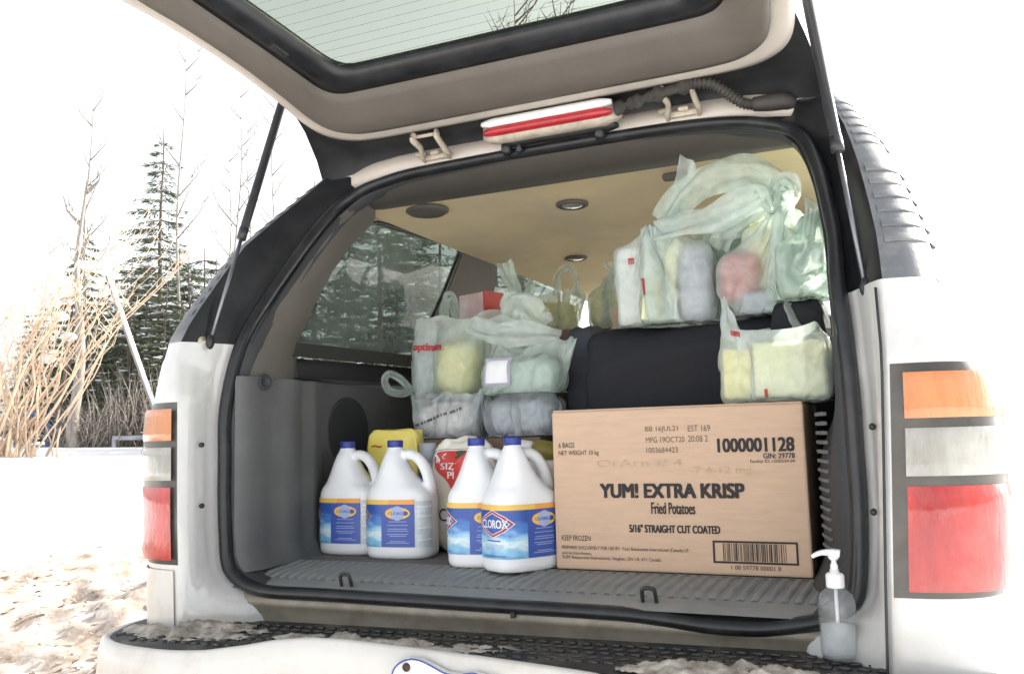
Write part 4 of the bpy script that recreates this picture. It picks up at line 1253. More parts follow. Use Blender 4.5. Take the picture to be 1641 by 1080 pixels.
def sim_bag(c, half, z0, H, contents, world_cols, top, slack=1.10, nu=104, iters=170, seed=1, suck=.5, rz=0.0, handle_w=.17, handle_len=.17, margin=.006, wrinkle=.05):
    """c: (x, y) middle; half: half sizes of what it wraps; top: ('knot', point, ear1, ear2) or ('open', p_left, p_right) or ('fold', point)"""
    R = np.random.RandomState(seed)
    per = 2 * (half[0] + half[1]) * 2 * slack
    nb = 8
    ds = per / nu
    ns = max(8, int(H / ds * .95))
    nh = max(6, int(handle_len / ds)) if top[0] in ('knot', 'open') else 0
    rows = nb + ns + nh
    u = np.arange(nu) / nu * 2 * math.pi
    ex = 3.2
    cu, su = np.cos(u), np.sin(u)
    sqx = np.sign(cu) * np.abs(cu) ** (2 / ex) * half[0] * slack; sqy = np.sign(su) * np.abs(su) ** (2 / ex) * half[1] * slack
    P = np.zeros((rows, nu, 3)); mask = np.zeros((rows, nu), bool)
    Lh = np.full(rows, ds); 
    hw = handle_w * math.pi
    ang_r = np.minimum(np.abs(u), 2 * math.pi - np.abs(u)); ang_l = np.abs(u - math.pi)
    for r in range(rows):
        if r < nb:
            t = (r + .25) / nb
            P[r, :, 0] = sqx * t; P[r, :, 1] = sqy * t; P[r, :, 2] = z0 + .002
            Lh[r] = ds * t; mask[r] = True
        else:
            k = r - nb
            P[r, :, 0] = sqx * 1.0; P[r, :, 1] = sqy * 1.0; P[r, :, 2] = z0 + .002 + (k + .6) * H / ns
            if r < nb + ns: mask[r] = True
            else:
                t = (k - ns) / max(1, nh)
                w = hw * (1 - .45 * t)
                mask[r] = (ang_r < w) | (ang_l < w)
    cs, sn = math.cos(rz), math.sin(rz)
    X = P[..., 0] * cs - P[..., 1] * sn; Y = P[..., 0] * sn + P[..., 1] * cs
    P[..., 0] = X + c[0]; P[..., 1] = Y + c[1]
    P0 = P.copy()
    # smooth random start so that slack buckles into folds
    for fr, am in ((3, .006), (7, .004), (13, .0025)):
        ph = R.rand(3) * 6; ph2 = R.rand(3) * 6
        rr = np.arange(rows)[:, None] / rows
        for a in range(3):
            P[..., a] += am * np.sin(fr * u[None] + ph[a] + 9 * rr * R.rand()) * np.cos(fr * 1.3 * rr * 4 + ph2[a])
    P += R.randn(*P.shape) * .0012
    tau = np.linspace(0, 1, rows)[:, None]
    wr = 1 + wrinkle * (np.sin(11 * u[None] + 5 * np.sin(7 * tau + seed)) * np.sin(17 * tau + 3 * np.cos(3 * u[None] + seed)))
    def rest(dr, du):
        A = P0[:rows - dr] if dr else P0
        B = P0[dr:] if dr else P0
        B = np.roll(B, -du, 1) if du else B
        return np.linalg.norm(B - A, axis=2) * (wr[:rows - dr] if dr else wr)
    R01, R10, R11, R1m, R02, R20 = rest(0, 1), rest(1, 0), rest(1, 1), rest(1, -1), rest(0, 2), rest(2, 0)
    pins = np.zeros((rows, nu), bool); tgt = np.zeros_like(P)
    pins[:nb] = True; tgt[:nb] = P[:nb]
    rim = nb + ns - 1
    if top[0] == 'knot':
        kp = np.array(top[1])
        rad = .013 + .007 * np.cos(u * 9 + R.rand() * 6) + .003 * R.rand(nu)
        pins[rim] = True
        tgt[rim, :, 0] = kp[0] + np.cos(u + rz) * rad; tgt[rim, :, 1] = kp[1] + np.sin(u + rz) * rad; tgt[rim, :, 2] = kp[2] + .004 * np.sin(u * 5)
        for side_, e in ((0, np.array(top[2])), (1, np.array(top[3]))):
            sel = (ang_r < hw * .55) if side_ == 0 else (ang_l < hw * .55)
            idx = np.where(sel & mask[rows - 1])[0]
            a = np.where(side_ == 0, np.where(u > math.pi, u - 2 * math.pi, u), u - math.pi)[idx]
            pins[rows - 1, idx] = True
            d = e - kp; d /= np.linalg.norm(d)
            sdv = np.cross(d, [0, -1, .2]); sdv /= np.linalg.norm(sdv)
            for q, ii in enumerate(idx):
                tgt[rows - 1, ii] = e + sdv * (a[q] / hw) * .06 + np.array([0, .02 * math.cos(a[q] * 5), 0])
    elif top[0] == 'open':
        away = (ang_r > hw * 1.02) & (ang_l > hw * 1.02)
        pins[rim, away] = True
        tgt[rim] = P[rim]
        tgt[rim, :, 0] = c[0] + (P[rim, :, 0] - c[0]) * .86; tgt[rim, :, 1] = c[1] + (P[rim, :, 1] - c[1]) * .62
        tgt[rim, :, 2] = z0 + H * (.93 + .05 * np.sin(u * 3 + seed))
        for side_, e in ((0, np.array(top[2])), (1, np.array(top[1]))):
            sel = (ang_r < hw * .55) if side_ == 0 else (ang_l < hw * .55)
            idx = np.where(sel & mask[rows - 1])[0]
            a = np.where(side_ == 0, np.where(u > math.pi, u - 2 * math.pi, u), u - math.pi)[idx]
            pins[rows - 1, idx] = True
            for q, ii in enumerate(idx):
                tgt[rows - 1, ii] = e + np.array([.01 * math.sin(a[q] * 4), (a[q] / hw) * .03 * (1 if side_ == 0 else -1), 0])
    elif top[0] == 'fold':
        kp = np.array(top[1]); pins[rim] = True
        tgt[rim, :, 0] = kp[0] + np.cos(u + rz) * top[2]; tgt[rim, :, 1] = kp[1] + np.sin(u + rz) * top[3]; ra = top[4] if len(top) > 4 else .009
        tgt[rim, :, 2] = kp[2] + ra * (np.sin(u * 2 + seed) + .6 * np.sin(u * 3 + seed * 1.7)) + .006 * np.sin(u * 5 + seed) + .004 * np.sin(u * 11)
        tgt[rim, :, 1] += .010 * np.sin(u * 3 + seed * 2)
    start = P.copy()
    prev = P.copy()
    cen = np.array([c[0], c[1], z0 + H * .3])
    allc = contents + world_cols + [('plane', (0, 0, 1), z0 - .004)]
    mk = mask[..., None]
    def con(P, acc, cnt, dr, du, L, kc):
        A = P[:rows - dr] if dr else P
        B = P[dr:] if dr else P
        B = np.roll(B, -du, 1) if du else B
        ma = mask[:rows - dr] if dr else mask
        mb = mask[dr:] if dr else mask
        mb = np.roll(mb, -du, 1) if du else mb
        w = (ma & mb)
        D = B - A; ln = np.linalg.norm(D, axis=2) + 1e-9
        ex_ = (ln - L) / ln
        ex_ = np.where(ex_ > 0, ex_, ex_ * kc) * w * .5
        C = D * ex_[..., None]
        if dr: acc[:rows - dr] += C; cnt[:rows - dr] += w
        else: acc += C; cnt += w
        Cn = np.roll(C, du, 1) if du else C
        wn_ = np.roll(w, du, 1) if du else w
        if dr: acc[dr:] -= Cn; cnt[dr:] += wn_
        else: acc -= Cn; cnt += wn_
    for it in range(iters):
        t = min(1.0, it / (iters * .55)); t = t * t * (3 - 2 * t)
        vel = (P - prev) * .90
        prev = P.copy()
        P = P + vel
        P[..., 2] -= .00035
        if suck > 0:
            d = cen - P; d[..., 2] *= .15
            P += d / (np.linalg.norm(d, axis=2, keepdims=True) + 1e-6) * (.0005 * suck * (-1.2 if it < iters * .45 else 1))
        for k in range(4):
            acc = np.zeros_like(P); cnt = np.zeros(mask.shape)
            con(P, acc, cnt, 0, 1, R01, .5)
            con(P, acc, cnt, 1, 0, R10, .5)
            con(P, acc, cnt, 1, 1, R11, .25)
            con(P, acc, cnt, 1, -1, R1m, .25)
            con(P, acc, cnt, 0, 2, R02, .10)
            con(P, acc, cnt, 2, 0, R20, .10)
            P = P + acc / np.maximum(cnt, 1)[..., None] * 1.7
            if pins.any():
                P[pins] = start[pins] + (tgt[pins] - start[pins]) * t
            F_ = P.reshape(-1, 3)
            F_ = sdf_push(F_, allc, margin)
            P = F_.reshape(P.shape)
        # keep points from bunching on themselves: light smoothing of the worst kinks
        if it % 10 == 9:
            lap = (np.roll(P, 1, 1) + np.roll(P, -1, 1)) / 2 - P
            P = P + lap * .03 * mk
    P = sdf_push(P.reshape(-1, 3), allc, margin).reshape(P.shape)
    idx = -np.ones(mask.shape, int); idx[mask] = np.arange(mask.sum())
    verts = [Vector(p) for p in P[mask]]
    faces = []
    for r in range(rows - 1):
        for k in range(nu):
            k2 = (k + 1) % nu
            q = (idx[r, k], idx[r, k2], idx[r + 1, k2], idx[r + 1, k])
            if min(q) >= 0: faces.append(tuple(int(i) for i in q))
    faces.append(tuple(int(i) for i in idx[0])[::-1])
    return verts, faces

def bag(name, label, film, group='plastic grocery bags piled in the cargo bay', parent=None, **k):
    v, f = sim_bag(**k)
    o = mesh(name, v, f, film)
    sd = k.get('seed', 1) * 3.1
    nrm = [q.normal.copy() for q in o.data.vertices]
    ctr = Vector((k['c'][0], k['c'][1], k['z0'] + k['H'] * .4))
    for q, nn in zip(o.data.vertices, nrm):      # raised crease lines, mostly running up towards the gathered top
        p = q.co
        if p.z < k['z0'] + .004: continue
        if nn.dot(p - ctr) < 0: nn = -nn
        w = Vector((p.x * 13 + sd, p.y * 13, p.z * 6)); w2 = Vector((p.x * 31, p.y * 31 + sd, p.z * 22))
        r1 = max(0, 1 - 3.2 * abs(mnoise.noise(w))) ** 1.5; r2 = max(0, 1 - 3.0 * abs(mnoise.noise(w2))) ** 1.5
        q.co = p + nn * (.0085 * r1 + .0045 * r2)
    o.data.update()
    ss = o.modifiers.new('soft', 'SUBSURF'); ss.levels = 1; ss.render_levels = 1
    tag(o, label, 'bag', group)
    return o
def ribbon(parent, pts, width, film, seed=1, facing=Vector((.35, -1, .1)), n=7, name='handle', taper=.5):
    """strip of film gathered lengthwise"""
    R = random.Random(seed)
    path = smooth_path(pts, n)
    rows = []
    ph = R.random() * 6
    for i, p in enumerate(path):
        a = path[max(0, i - 1)]; b = path[min(len(path) - 1, i + 1)]
        d = (b - a).normalized(); s = d.cross(facing).normalized(); nn = s.cross(d)
        t = i / (len(path) - 1)
        w = width * (1 - taper + taper * math.sin(math.pi * min(1, max(0, t))) ** .7)
        row = []
        for k in range(9):
            q = -1 + 2 * k / 8
            row.append(p + s * (q * w * .5 * (1 + .12 * math.sin(t * 13 + k))) + nn * (.010 * math.sin(q * 5 + ph + t * 4) + .005 * math.sin(q * 9 + t * 17)))
        rows.append(row)
    v, f = loft(rows)
    return mesh(name, v, f, film, parent)
def print_on(o, s, rect, Y, m, bold=0.0, tilt=0.0, direction=Vector((0, 1, 0))):
    """ink lettering carried by the film: laid onto the surface"""
    dg = bpy.context.evaluated_depsgraph_get()
    bv = BVHTree.FromObject(o, dg)
    def fn(u, w):
        p = Vector((u, Y, w + (u - rect[0]) * tilt))
        h = bv.ray_cast(p, direction, 1.0)
        return (h[0] - direction * .0025) if h[0] is not None else None
    return text('printed_lettering', s, rect, fn, m, o, bold)
def pack(name, label, c, size, m, rz=0.0, tilt=0.0, cat='package', bev=.006, group=None, tx=0.0):
    o = box(name, c, size, m, None, rot=RZ(rz) @ RY(tilt) @ RX(tx), bev=bev, seg=3, smooth=False)
    return tag(o, label, cat, group)

# black tote behind the carton
def blob(name, c, half, m, seed, amp, ex=4.0, nu=56, nv=34, parent=None, sag=0.0, dent=None, freq=3.0):
    R = random.Random(seed)
    ph = [R.random() * 6.28 for _ in range(12)]
    rows = []
    for i in range(nv + 1):
        phi = -math.pi / 2 + math.pi * i / nv
        row = []
        for k in range(nu):
            th = 2 * math.pi * k / nu
            def sp(x, e): return math.copysign(abs(x) ** (2 / e), x)
            x = sp(math.cos(phi), ex) * sp(math.cos(th), ex); y = sp(math.cos(phi), ex) * sp(math.sin(th), ex); z = sp(math.sin(phi), ex)
            n = Vector((x, y, z))
            d = 0
            for q in range(4):
                fr = freq * (1 + q * .9)
                d += amp / (1 + q * .8) * math.sin(fr * x + ph[q * 3] + 1.7 * math.sin(fr * .6 * z + ph[q * 3 + 1])) * math.cos(fr * .9 * z + ph[q * 3 + 2] + .8 * fr * y)
            p = Vector((c[0] + x * half[0], c[1] + y * half[1], c[2] + z * half[2])) + n.normalized() * d
            p.z = max(p.z, c[2] - half[2])
            if dent: p = dent(p)
            row.append(p)
        rows.append(row)
    v, f = loft(rows, closed=True)
    return mesh(name, v, f, m, parent)
tote = blob('black_tote_bag', (.365, .70, 1.067), (.335, .185, .294), 'black_cloth', 4, .017, ex=9.0, nu=90, nv=60, freq=3.4)
tag(tote, 'black fabric tote bag standing behind the cardboard box', 'bag')
grey = blob('grey_cooler_bag', (-.022, .80, 1.085), (.050, .15, .312), 'grey_cloth', 9, .004, ex=7.0, freq=3)
tag(grey, 'dark grey cloth cooler bag squeezed beside the black tote', 'bag')
# support cartons hidden under the left heap
tag(box('carton', (-.305, .665, .925), (.45, .36, .305), 'card_dark', None, bev=.004), 'plain brown carton under the heap of bags behind the jugs', 'box')
tag(box('tall_carton', (-.37, 1.065, 1.095), (.50, .33, .645), 'card_dark', None, bev=.004), 'tall plain brown carton behind the heap of bags, next to the seat', 'box')
TOTE = ('box', (.365, .70, 1.067), (.332, .182, .292), 0, .03)
CART = ('box', ((BX0 + BX1) / 2, (BY0 + BY1) / 2, (BZ0 + BZ1) / 2), ((BX1 - BX0) / 2, (BY1 - BY0) / 2, (BZ1 - BZ0) / 2), 0, .004)
HL = ('plane', (0, 0, -1), -1.815)
LOWC = ('box', (-.305, .665, .925), (.225, .18, .1525), 0, .005)
TALLC = ('box', (-.37, 1.065, 1.095), (.25, .165, .3225), 0, .005)
GREYB = ('box', (-.022, .80, 1.085), (.050, .15, .312), 0, .03)
RWALL = ('plane', (-1, 0, 0), -.700)

def bx(c, s, rz=0.0): return ('box', c, (s[0] / 2, s[1] / 2, s[2] / 2), rz, .008)
def P_(n, l, c, s, m, rz=0.0, cat='package', soft=0.0, **k):
    if soft:
        o = blob(n, (0, 0, 0), (s[0] / 2, s[1] / 2, s[2] / 2), m, len(l) + int(abs(c[0]) * 100), .004, ex=soft, nu=36, nv=22, freq=4)
        o.data.transform(Matrix.Translation(c) @ RZ(rz)); tag(o, l, cat)
        return ('box', c, (s[0] / 2, s[1] / 2, s[2] / 2), rz, min(s) * .32)
    pack(n, l, c, s, m, rz, cat=cat, **k)
    return bx(c, s, rz)

# bag D: on the carton, lemon boxes inside
zt = BZ1 + .004
D = [P_('lemon_carton', 'pale yellow box inside the open bag on the cardboard box', (.598, .322, zt + .0725), (.150, .115, .122), 'pack_lemon', .03),
     P_('lemon_carton', 'narrow bright yellow box inside the open bag on the cardboard box', (.486, .320, zt + .067), (.062, .10, .112), 'pack_yellow', .03)]
bagD = bag('grocery_bag', 'pale green open shopping bag of yellow boxes standing on the cardboard box', 'film_white', c=(.566, .318), half=(.120, .080), z0=zt, H=.18, contents=D, world_cols=[RWALL],
    top=('open', (.462, .29, 1.385), (.595, .36, 1.368)), seed=3, slack=1.08, rz=.03, handle_len=.115, handle_w=.27)
# bag A: on the tote
za = 1.362
A = [P_('yellow_packet', 'tall yellow packet inside the tied bag on the black tote', (.245, .580, za + .125), (.085, .085, .23), 'pack_lemon', .25, tilt=.12),
     P_('white_packet', 'off white packet inside the tied bag on the black tote', (.160, .610, za + .115), (.07, .08, .215), 'pack_white', .2),
     P_('violet_packet', 'grey violet packet inside the tied bag on the black tote', (.335, .610, za + .110), (.095, .10, .21), 'pack_violet', -.1, soft=3.4)]
bagA = bag('grocery_bag', 'tied white shopping bag with one long ear resting on the black tote', 'film_white', c=(.255, .597), half=(.158, .092), z0=za, H=.34, contents=A, world_cols=[TOTE, HL],
    top=('knot', (.232, .535, 1.628), (.352, .50, 1.79), (.31, .52, 1.69)), seed=5, slack=1.09, handle_len=.19, handle_w=.24, wrinkle=.09)
ribbon(bagA, [(.27, .54, 1.63), (.335, .51, 1.685), (.41, .49, 1.725), (.49, .485, 1.728), (.555, .49, 1.70), (.59, .50, 1.65)], .095, 'film_green', 4, taper=.15)
ribbon(bagA, [(.25, .53, 1.62), (.32, .51, 1.618), (.40, .495, 1.622), (.48, .49, 1.645), (.56, .495, 1.665), (.60, .50, 1.66)], .075, 'film_mint', 29, taper=.15)
K_ = [P_('grey_packet', 'grey green packet inside the slumped bag behind the two tied bags', (.47, .765, 1.520), (.27, .13, .31), 'pack_green', .1, soft=3.0)]
bagK = bag('grocery_bag', 'slumped mint bag filling the gap behind the two tied bags on the tote', 'film_green', c=(.47, .765), half=(.168, .09), z0=za, H=.38, contents=K_, world_cols=[HL, RWALL],
    top=('knot', (.47, .69, 1.735), (.43, .66, 1.765), (.53, .66, 1.765)), seed=44, slack=1.10, handle_len=.08, handle_w=.3, wrinkle=.10)
ribbon(bagK, [(.33, .64, 1.60), (.38, .60, 1.625), (.45, .585, 1.63), (.52, .585, 1.66), (.58, .60, 1.66)], .085, 'film_mint', 9, taper=.15, name='loose_fold')
ribbon(bagK, [(.40, .60, 1.56), (.425, .58, 1.60), (.44, .575, 1.64), (.42, .58, 1.67)], .06, 'film_mint', 13, taper=.2, name='loose_fold')
# bag B
Bc = [P_('yellow_box', 'tilted pale yellow box inside the knotted bag near the right pillar', (.565, .590, za + .150), (.16, .11, .17), 'pack_lemon', -.25, tilt=.2),
      P_('red_packet', 'red packet inside the knotted bag near the right pillar', (.463, .545, za + .105), (.095, .09, .12), 'pack_red', .2, soft=4),
      P_('violet_packet', 'violet packet at the bottom of the knotted bag near the right pillar', (.54, .55, za + .030), (.14, .10, .055), 'pack_violet', .1)]
bagB = bag('grocery_bag', 'knotted pale shopping bag with a red packet inside, close to the right pillar', 'film_white', c=(.538, .570), half=(.130, .102), z0=za, H=.29, contents=Bc, world_cols=[HL, RWALL],
    top=('knot', (.575, .515, 1.628), (.60, .49, 1.66), (.56, .47, 1.655)), seed=8, slack=1.10, handle_len=.07, handle_w=.3)
ribbon(bagB, [(.575, .50, 1.635), (.565, .485, 1.665), (.580, .48, 1.69), (.605, .48, 1.685), (.615, .49, 1.655), (.595, .50, 1.632)], .035, 'film_mint', 6, taper=.2, name='knot_loop')
# bag C, jammed against the right pillar
tag(blob('filler_pouch', (.615, .405, 1.256), (.062, .044, .118), 'black_cloth', 71, .003, ex=6, freq=4), 'small black cloth pouch added on the cardboard box to keep the gap behind the open bag dark', 'bag')  # invented support under bag C, made black to keep this gap dark
C_ = [P_('green_packet', 'green packet inside the bag jammed against the right pillar', (.625, .405, 1.445), (.09, .09, .12), 'pack_green', .2)]
bagC = bag('grocery_bag', 'greenish crumpled bag jammed between the right pillar and the knotted bag', 'film_green', c=(.628, .405), half=(.068, .066), z0=1.374, H=.19, contents=C_, world_cols=[RWALL],
    top=('knot', (.66, .385, 1.575), (.675, .38, 1.60), (.63, .34, 1.53)), seed=12, slack=1.08, handle_len=.08, handle_w=.28)
ribbon(bagC, [(.63, .325, 1.395), (.66, .315, 1.40), (.69, .32, 1.402), (.70, .35, 1.40)], .05, 'film_mint', 16, taper=.3, name='loose_fold')
ribbon(bagC, [(.625, .325, 1.44), (.65, .318, 1.455), (.675, .32, 1.475), (.695, .34, 1.49)], .055, 'film_mint', 19, taper=.3, name='loose_fold')
# left heap: clear bags lowest, then G and E
zf = 1.0785
F1 = [P_('white_pouch', 'pale packet inside the clear bag with printed line', (-.400, .585, zf + .055), (.19, .13, .10), 'pack_white', .05, soft=3.2),
      P_('blue_grey_pouch', 'blue grey packet inside the smooth clear bag beside the dark cooler bag', (-.155, .565, zf + .055), (.20, .12, .10), 'pack_greyblue', -.04, soft=3.2)]
bagF = bag('produce_bag', 'crumpled clear bag with a black printed line lying on the carton', 'film_clear', c=(-.415, .570), half=(.140, .095), z0=zf, H=.16, contents=[F1[0]], world_cols=[F1[1]],
    top=('fold', (-.38, .515, 1.205), .12, .018), seed=15, slack=1.10, rz=.05, wrinkle=.10)
bagF2 = bag('produce_bag', 'smooth clear bag of blue grey packets beside the dark cooler bag', 'film_clear', c=(-.155, .555), half=(.125, .085), z0=zf, H=.15, contents=[F1[1]], world_cols=[],
    top=('fold', (-.16, .545, 1.195), .11, .02), seed=17, slack=1.08)
zg = 1.196
G_ = [P_('green_packet', 'green packet inside the bag with the white square label', (-.150, .56, zg + .052), (.22, .11, .095), 'pack_green', -.05, soft=3.2)]
bagG = bag('grocery_bag', 'pale green bag with a white square label stuck on its front', 'film_mint', c=(-.165, .555), half=(.145, .082), z0=zg, H=.165, contents=G_, world_cols=[],
    top=('fold', (-.12, .57, 1.335), .12, .015, .014), seed=21, slack=1.08, rz=-.05, wrinkle=.09)
E_ = [P_('yellow_packet', 'yellow packet inside the bag with red lettering', (-.415, .665, zf + .210), (.13, .10, .160), 'pack_yellow', .2, soft=3.2),
      P_('white_pouch', 'white packet inside the bag with red lettering', (-.535, .70, zf + .215), (.09, .12, .17), 'pack_greyblue', .2, soft=3.2),
      P_('tan_packet', 'tan packet inside the right end of the bag with red lettering', (-.22, .76, zf + .22), (.14, .11, .19), 'pack_cream', .0, soft=3.2)]
bagE = bag('grocery_bag', 'pale green shopping bag printed with red lettering, on top of the left heap', 'film_mint', c=(-.378, .712), half=(.226, .108), z0=zf + .118, H=.265, contents=E_, world_cols=[G_[0], TALLC],
    top=('fold', (-.365, .66, 1.440), .19, .02, .022), seed=25, slack=1.07, rz=.05, wrinkle=.10)
ribbon(bagE, [(-.575, .635, 1.235), (-.60, .61, 1.272), (-.63, .60, 1.282), (-.645, .60, 1.258), (-.625, .60, 1.228), (-.59, .61, 1.222), (-.565, .635, 1.232)], .026, 'film_mint', 5, taper=.2)
ribbon(bagE, [(-.485, .70, 1.455), (-.49, .72, 1.50), (-.485, .73, 1.535), (-.475, .75, 1.50), (-.47, .76, 1.45)], .035, 'film_green', 8, taper=.2)
ribbon(bagE, [(-.24, .64, 1.44), (-.21, .62, 1.47), (-.17, .62, 1.46), (-.14, .63, 1.42), (-.10, .62, 1.40)], .08, 'film_mint', 12, taper=.3, name='loose_fold')
ribbon(bagE, [(-.33, .59, 1.42), (-.27, .575, 1.385), (-.20, .565, 1.375), (-.10, .56, 1.36), (-.05, .57, 1.345)], .07, 'film_white', 27, taper=.2, name='loose_fold')
# behind: red and white carton, knotted bag, bags on the seat with sun glow put into their packets
zc = 1.4195
rw = pack('snack_carton', 'white and red carton standing behind the left heap of bags', (-.500, 1.00, zc + .078), (.13, .09, .155), 'pack_pink', rz=-.35, cat='box')
bm = box_bm((-.500, 1.00, zc + .078), (.008, .0915, .1565), RZ(-.35) @ Matrix.Translation((.063, 0, 0)), 0)
bm_obj('red_edge', bm, 'pack_red', rw, smooth=False)
H1 = [P_('yellow_packet', 'lime yellow packet inside the bag with the upright ear', (-.325, 1.00, zc + .05), (.12, .12, .09), 'pack_yellow', .3)]
bagH = bag('grocery_bag', 'mint bag with a broad upright ear standing on the tall carton', 'film_green', c=(-.325, 1.0), half=(.105, .085), z0=zc, H=.20, contents=H1, world_cols=[],
    top=('knot', (-.35, .95, 1.555), (-.375, .92, 1.665), (-.28, .95, 1.58)), seed=31, slack=1.08, handle_len=.11, handle_w=.26)
ztop = 1.4585
H2 = [P_('tan_packet', 'yellow packet as sun glow in bag with looped handle on the seat back', (-.38, 1.385, ztop + .065), (.18, .11, .12), 'pack_yellow', .1, soft=4)]  # yellow here imitates sunlight coming through the film
bagI = bag('grocery_bag', 'bag with a looped handle on the seat back, lit from the front windows', 'film_white', c=(-.37, 1.385), half=(.13, .085), z0=ztop, H=.18, contents=H2, world_cols=[],
    top=('fold', (-.36, 1.385, 1.62), .11, .03), seed=35, slack=1.08, wrinkle=.09)
ribbon(bagI, [(-.35, 1.36, 1.60), (-.345, 1.355, 1.67), (-.325, 1.355, 1.705), (-.30, 1.355, 1.71), (-.275, 1.355, 1.68), (-.265, 1.36, 1.60)], .03, 'film_green', 15, taper=.2)
H3 = [P_('tan_packet', 'yellow packet as sun glow in pointed bag on seat back', (-.12, 1.385, ztop + .075), (.20, .12, .14), 'pack_yellow', -.1, soft=4)]  # packet coloured yellow to stand in for sun shining through the bag
bagJ = bag('grocery_bag', 'bag with a pointed top on the seat back, lit from the front windows', 'film_white', c=(-.12, 1.385), half=(.13, .085), z0=ztop, H=.22, contents=H3, world_cols=[],
    top=('knot', (-.14, 1.36, 1.655), (-.14, 1.36, 1.715), (-.125, 1.38, 1.68)), seed=37, slack=1.08, handle_len=.06)
tag(box('small_carton', (.075, .95, 1.42), (.16, .12, .10), 'card', None, rot=RZ(.3), bev=.004), 'small tan carton between the black tote and the seat', 'box')
tag(box('carton', (.10, 1.0, 1.07), (.18, .20, .60), 'card_dark', None, bev=.004), 'upright brown carton behind the black tote', 'box')

# printing on the bags
print_on(bagE, 'optimum', (-.555, 1.345, -.445, 1.375), .25, 'print_red', .06, tilt=-.06)
print_on(bagE, 'O', (-.588, 1.352, -.566, 1.392), .25, 'print_red', .10)
print_on(bagF, '- --- -- - ---- -- --- - -- ---- - --', (-.49, 1.112, -.33, 1.120), .2, 'print_black', .0, tilt=.30)
print_on(bagA, 'm', (.165, 1.535, .182, 1.553), .2, 'print_red', .06)
print_on(bagA, '-', (.212, 1.44, .222, 1.485), .2, 'print_red', .04)
print_on(bagD, 'um', (.478, 1.292, .500, 1.304), .0, 'print_red', .08, tilt=-.3)
print_on(bagD, 'I', (.546, 1.150, .553, 1.168), .0, 'print_red', .10)
# white square label on bag G
def sticker(o, rect, Y, m, name='label_sticker'):
    bv = BVHTree.FromObject(o, bpy.context.evaluated_depsgraph_get())
    N = 10; rows = []
    for j in range(N + 1):
        row = []
        for i in range(N + 1):
            p = Vector((rect[0] + (rect[2] - rect[0]) * i / N, Y, rect[1] + (rect[3] - rect[1]) * j / N))
            h = bv.ray_cast(p, Vector((0, 1, 0)), 1.0)
            row.append((h[0] if h[0] is not None else p + Vector((0, .3, 0))) + Vector((0, -.004, 0)))
        rows.append(row)
    ymin = sorted(p.y for r in rows for p in r)[len(rows) * 3]
    for r in rows:
        for p in r: p.y = min(p.y, ymin + .015)
    v, f = loft(rows); return mesh(name, v, f, m, o)
sticker(bagG, (-.250, 1.222, -.168, 1.300), .3, 'pack_violet', 'sticker_edge')
st = sticker(bagG, (-.242, 1.229, -.176, 1.292), .296, 'print_white')
st.location.y -= .003

# ------------------------------------------------------------------ packets between and behind the jugs
yp = blob('yellow_packet', (-.522, .462, .94), (.083, .022, .168), 'pack_yellow', 41, .003, ex=11.0, freq=5)
tag(yp, 'shiny yellow packet standing behind the two jugs by the side panel', 'package')
def on_front(o, Y): 
    bv = BVHTree.FromObject(o, bpy.context.evaluated_depsgraph_get())
    def fn(u, w, off=.0015):
        h = bv.ray_cast(Vector((u, Y, w)), Vector((0, 1, 0)), 1.0)
        return (h[0] if h[0] is not None else Vector((u, Y + .3, w))) + Vector((0, -off, 0))
    return fn
fy = on_front(yp, .2)
text('lettering', '~', (-.590, 1.058, -.555, 1.066), fy, 'print_red', yp, .02)
fb = blob('food_bag', (-.280, .430, .925), (.094, .040, .152), 'pack_cream', 43, .006, ex=4.0, freq=5)
tag(fb, 'cream and red food bag standing between the bleach jugs', 'bag')
ff_ = on_front(fb, .1)
def patch_on(name, pts, m, fn, off, parent):
    cx_ = sum(p[0] for p in pts) / len(pts); cz_ = sum(p[1] for p in pts) / len(pts)
    fine = [(p.x, p.y) for p in smooth_path([(a, b, 0) for a, b in pts], 6, closed=True)]
    N = len(fine); rings = []
    vs = []
    for k in (1.0, .75, .5, .25):
        vs += [fn(cx_ + (a - cx_) * k, cz_ + (b - cz_) * k, off) for a, b in fine]
    vs.append(fn(cx_, cz_, off))
    fs = []
    for q in range(3):
        fs += [(q * N + i, q * N + (i + 1) % N, (q + 1) * N + (i + 1) % N, (q + 1) * N + i) for i in range(N)]
    fs += [(3 * N + i, 3 * N + (i + 1) % N, 4 * N) for i in range(N)]
    return mesh(name, vs, fs, m, parent)
rp1 = [(a_ - .036, b_ - .022) for a_, b_ in ((-.318, 1.062), (-.26, 1.068), (-.20, 1.064), (-.186, 1.02), (-.19, .95), (-.20, .90), (-.225, .878), (-.245, .90), (-.258, .95), (-.285, .99), (-.315, 1.02))]
patch_on('black_edge', [(-.288 + (a + .288) * 1.07, .96 + (b - .96) * 1.05) for a, b in rp1], 'print_black', ff_, .0012, fb)
patch_on('white_edge', [(-.288 + (a + .288) * 1.045, .96 + (b - .96) * 1.03) for a, b in rp1], 'print_white', ff_, .0018, fb)
patch_on('red_panel', rp1, 'pack_red', ff_, .0026, fb)
patch_on('leaf_print', [(-.298, 1.032), (-.281, 1.046), (-.258, 1.044), (-.268, 1.034), (-.286, 1.024)], 'needles', ff_, .0036, fb)
text('lettering', 'SIZ', (-.336, .996, -.296, 1.014), lambda u, w: ff_(u, w, .0036), 'print_white', fb, .02)
text('lettering', 'PI', (-.316, .972, -.296, .990), lambda u, w: ff_(u, w, .0036), 'print_white', fb, .02)
text('lettering', 'CHA', (-.345, .858, -.265, .892), lambda u, w: ff_(u, w, .002), 'print_black', fb, .0)
text('lettering', "'S", (-.305, .818, -.265, .852), lambda u, w: ff_(u, w, .002), 'print_black', fb, .0)
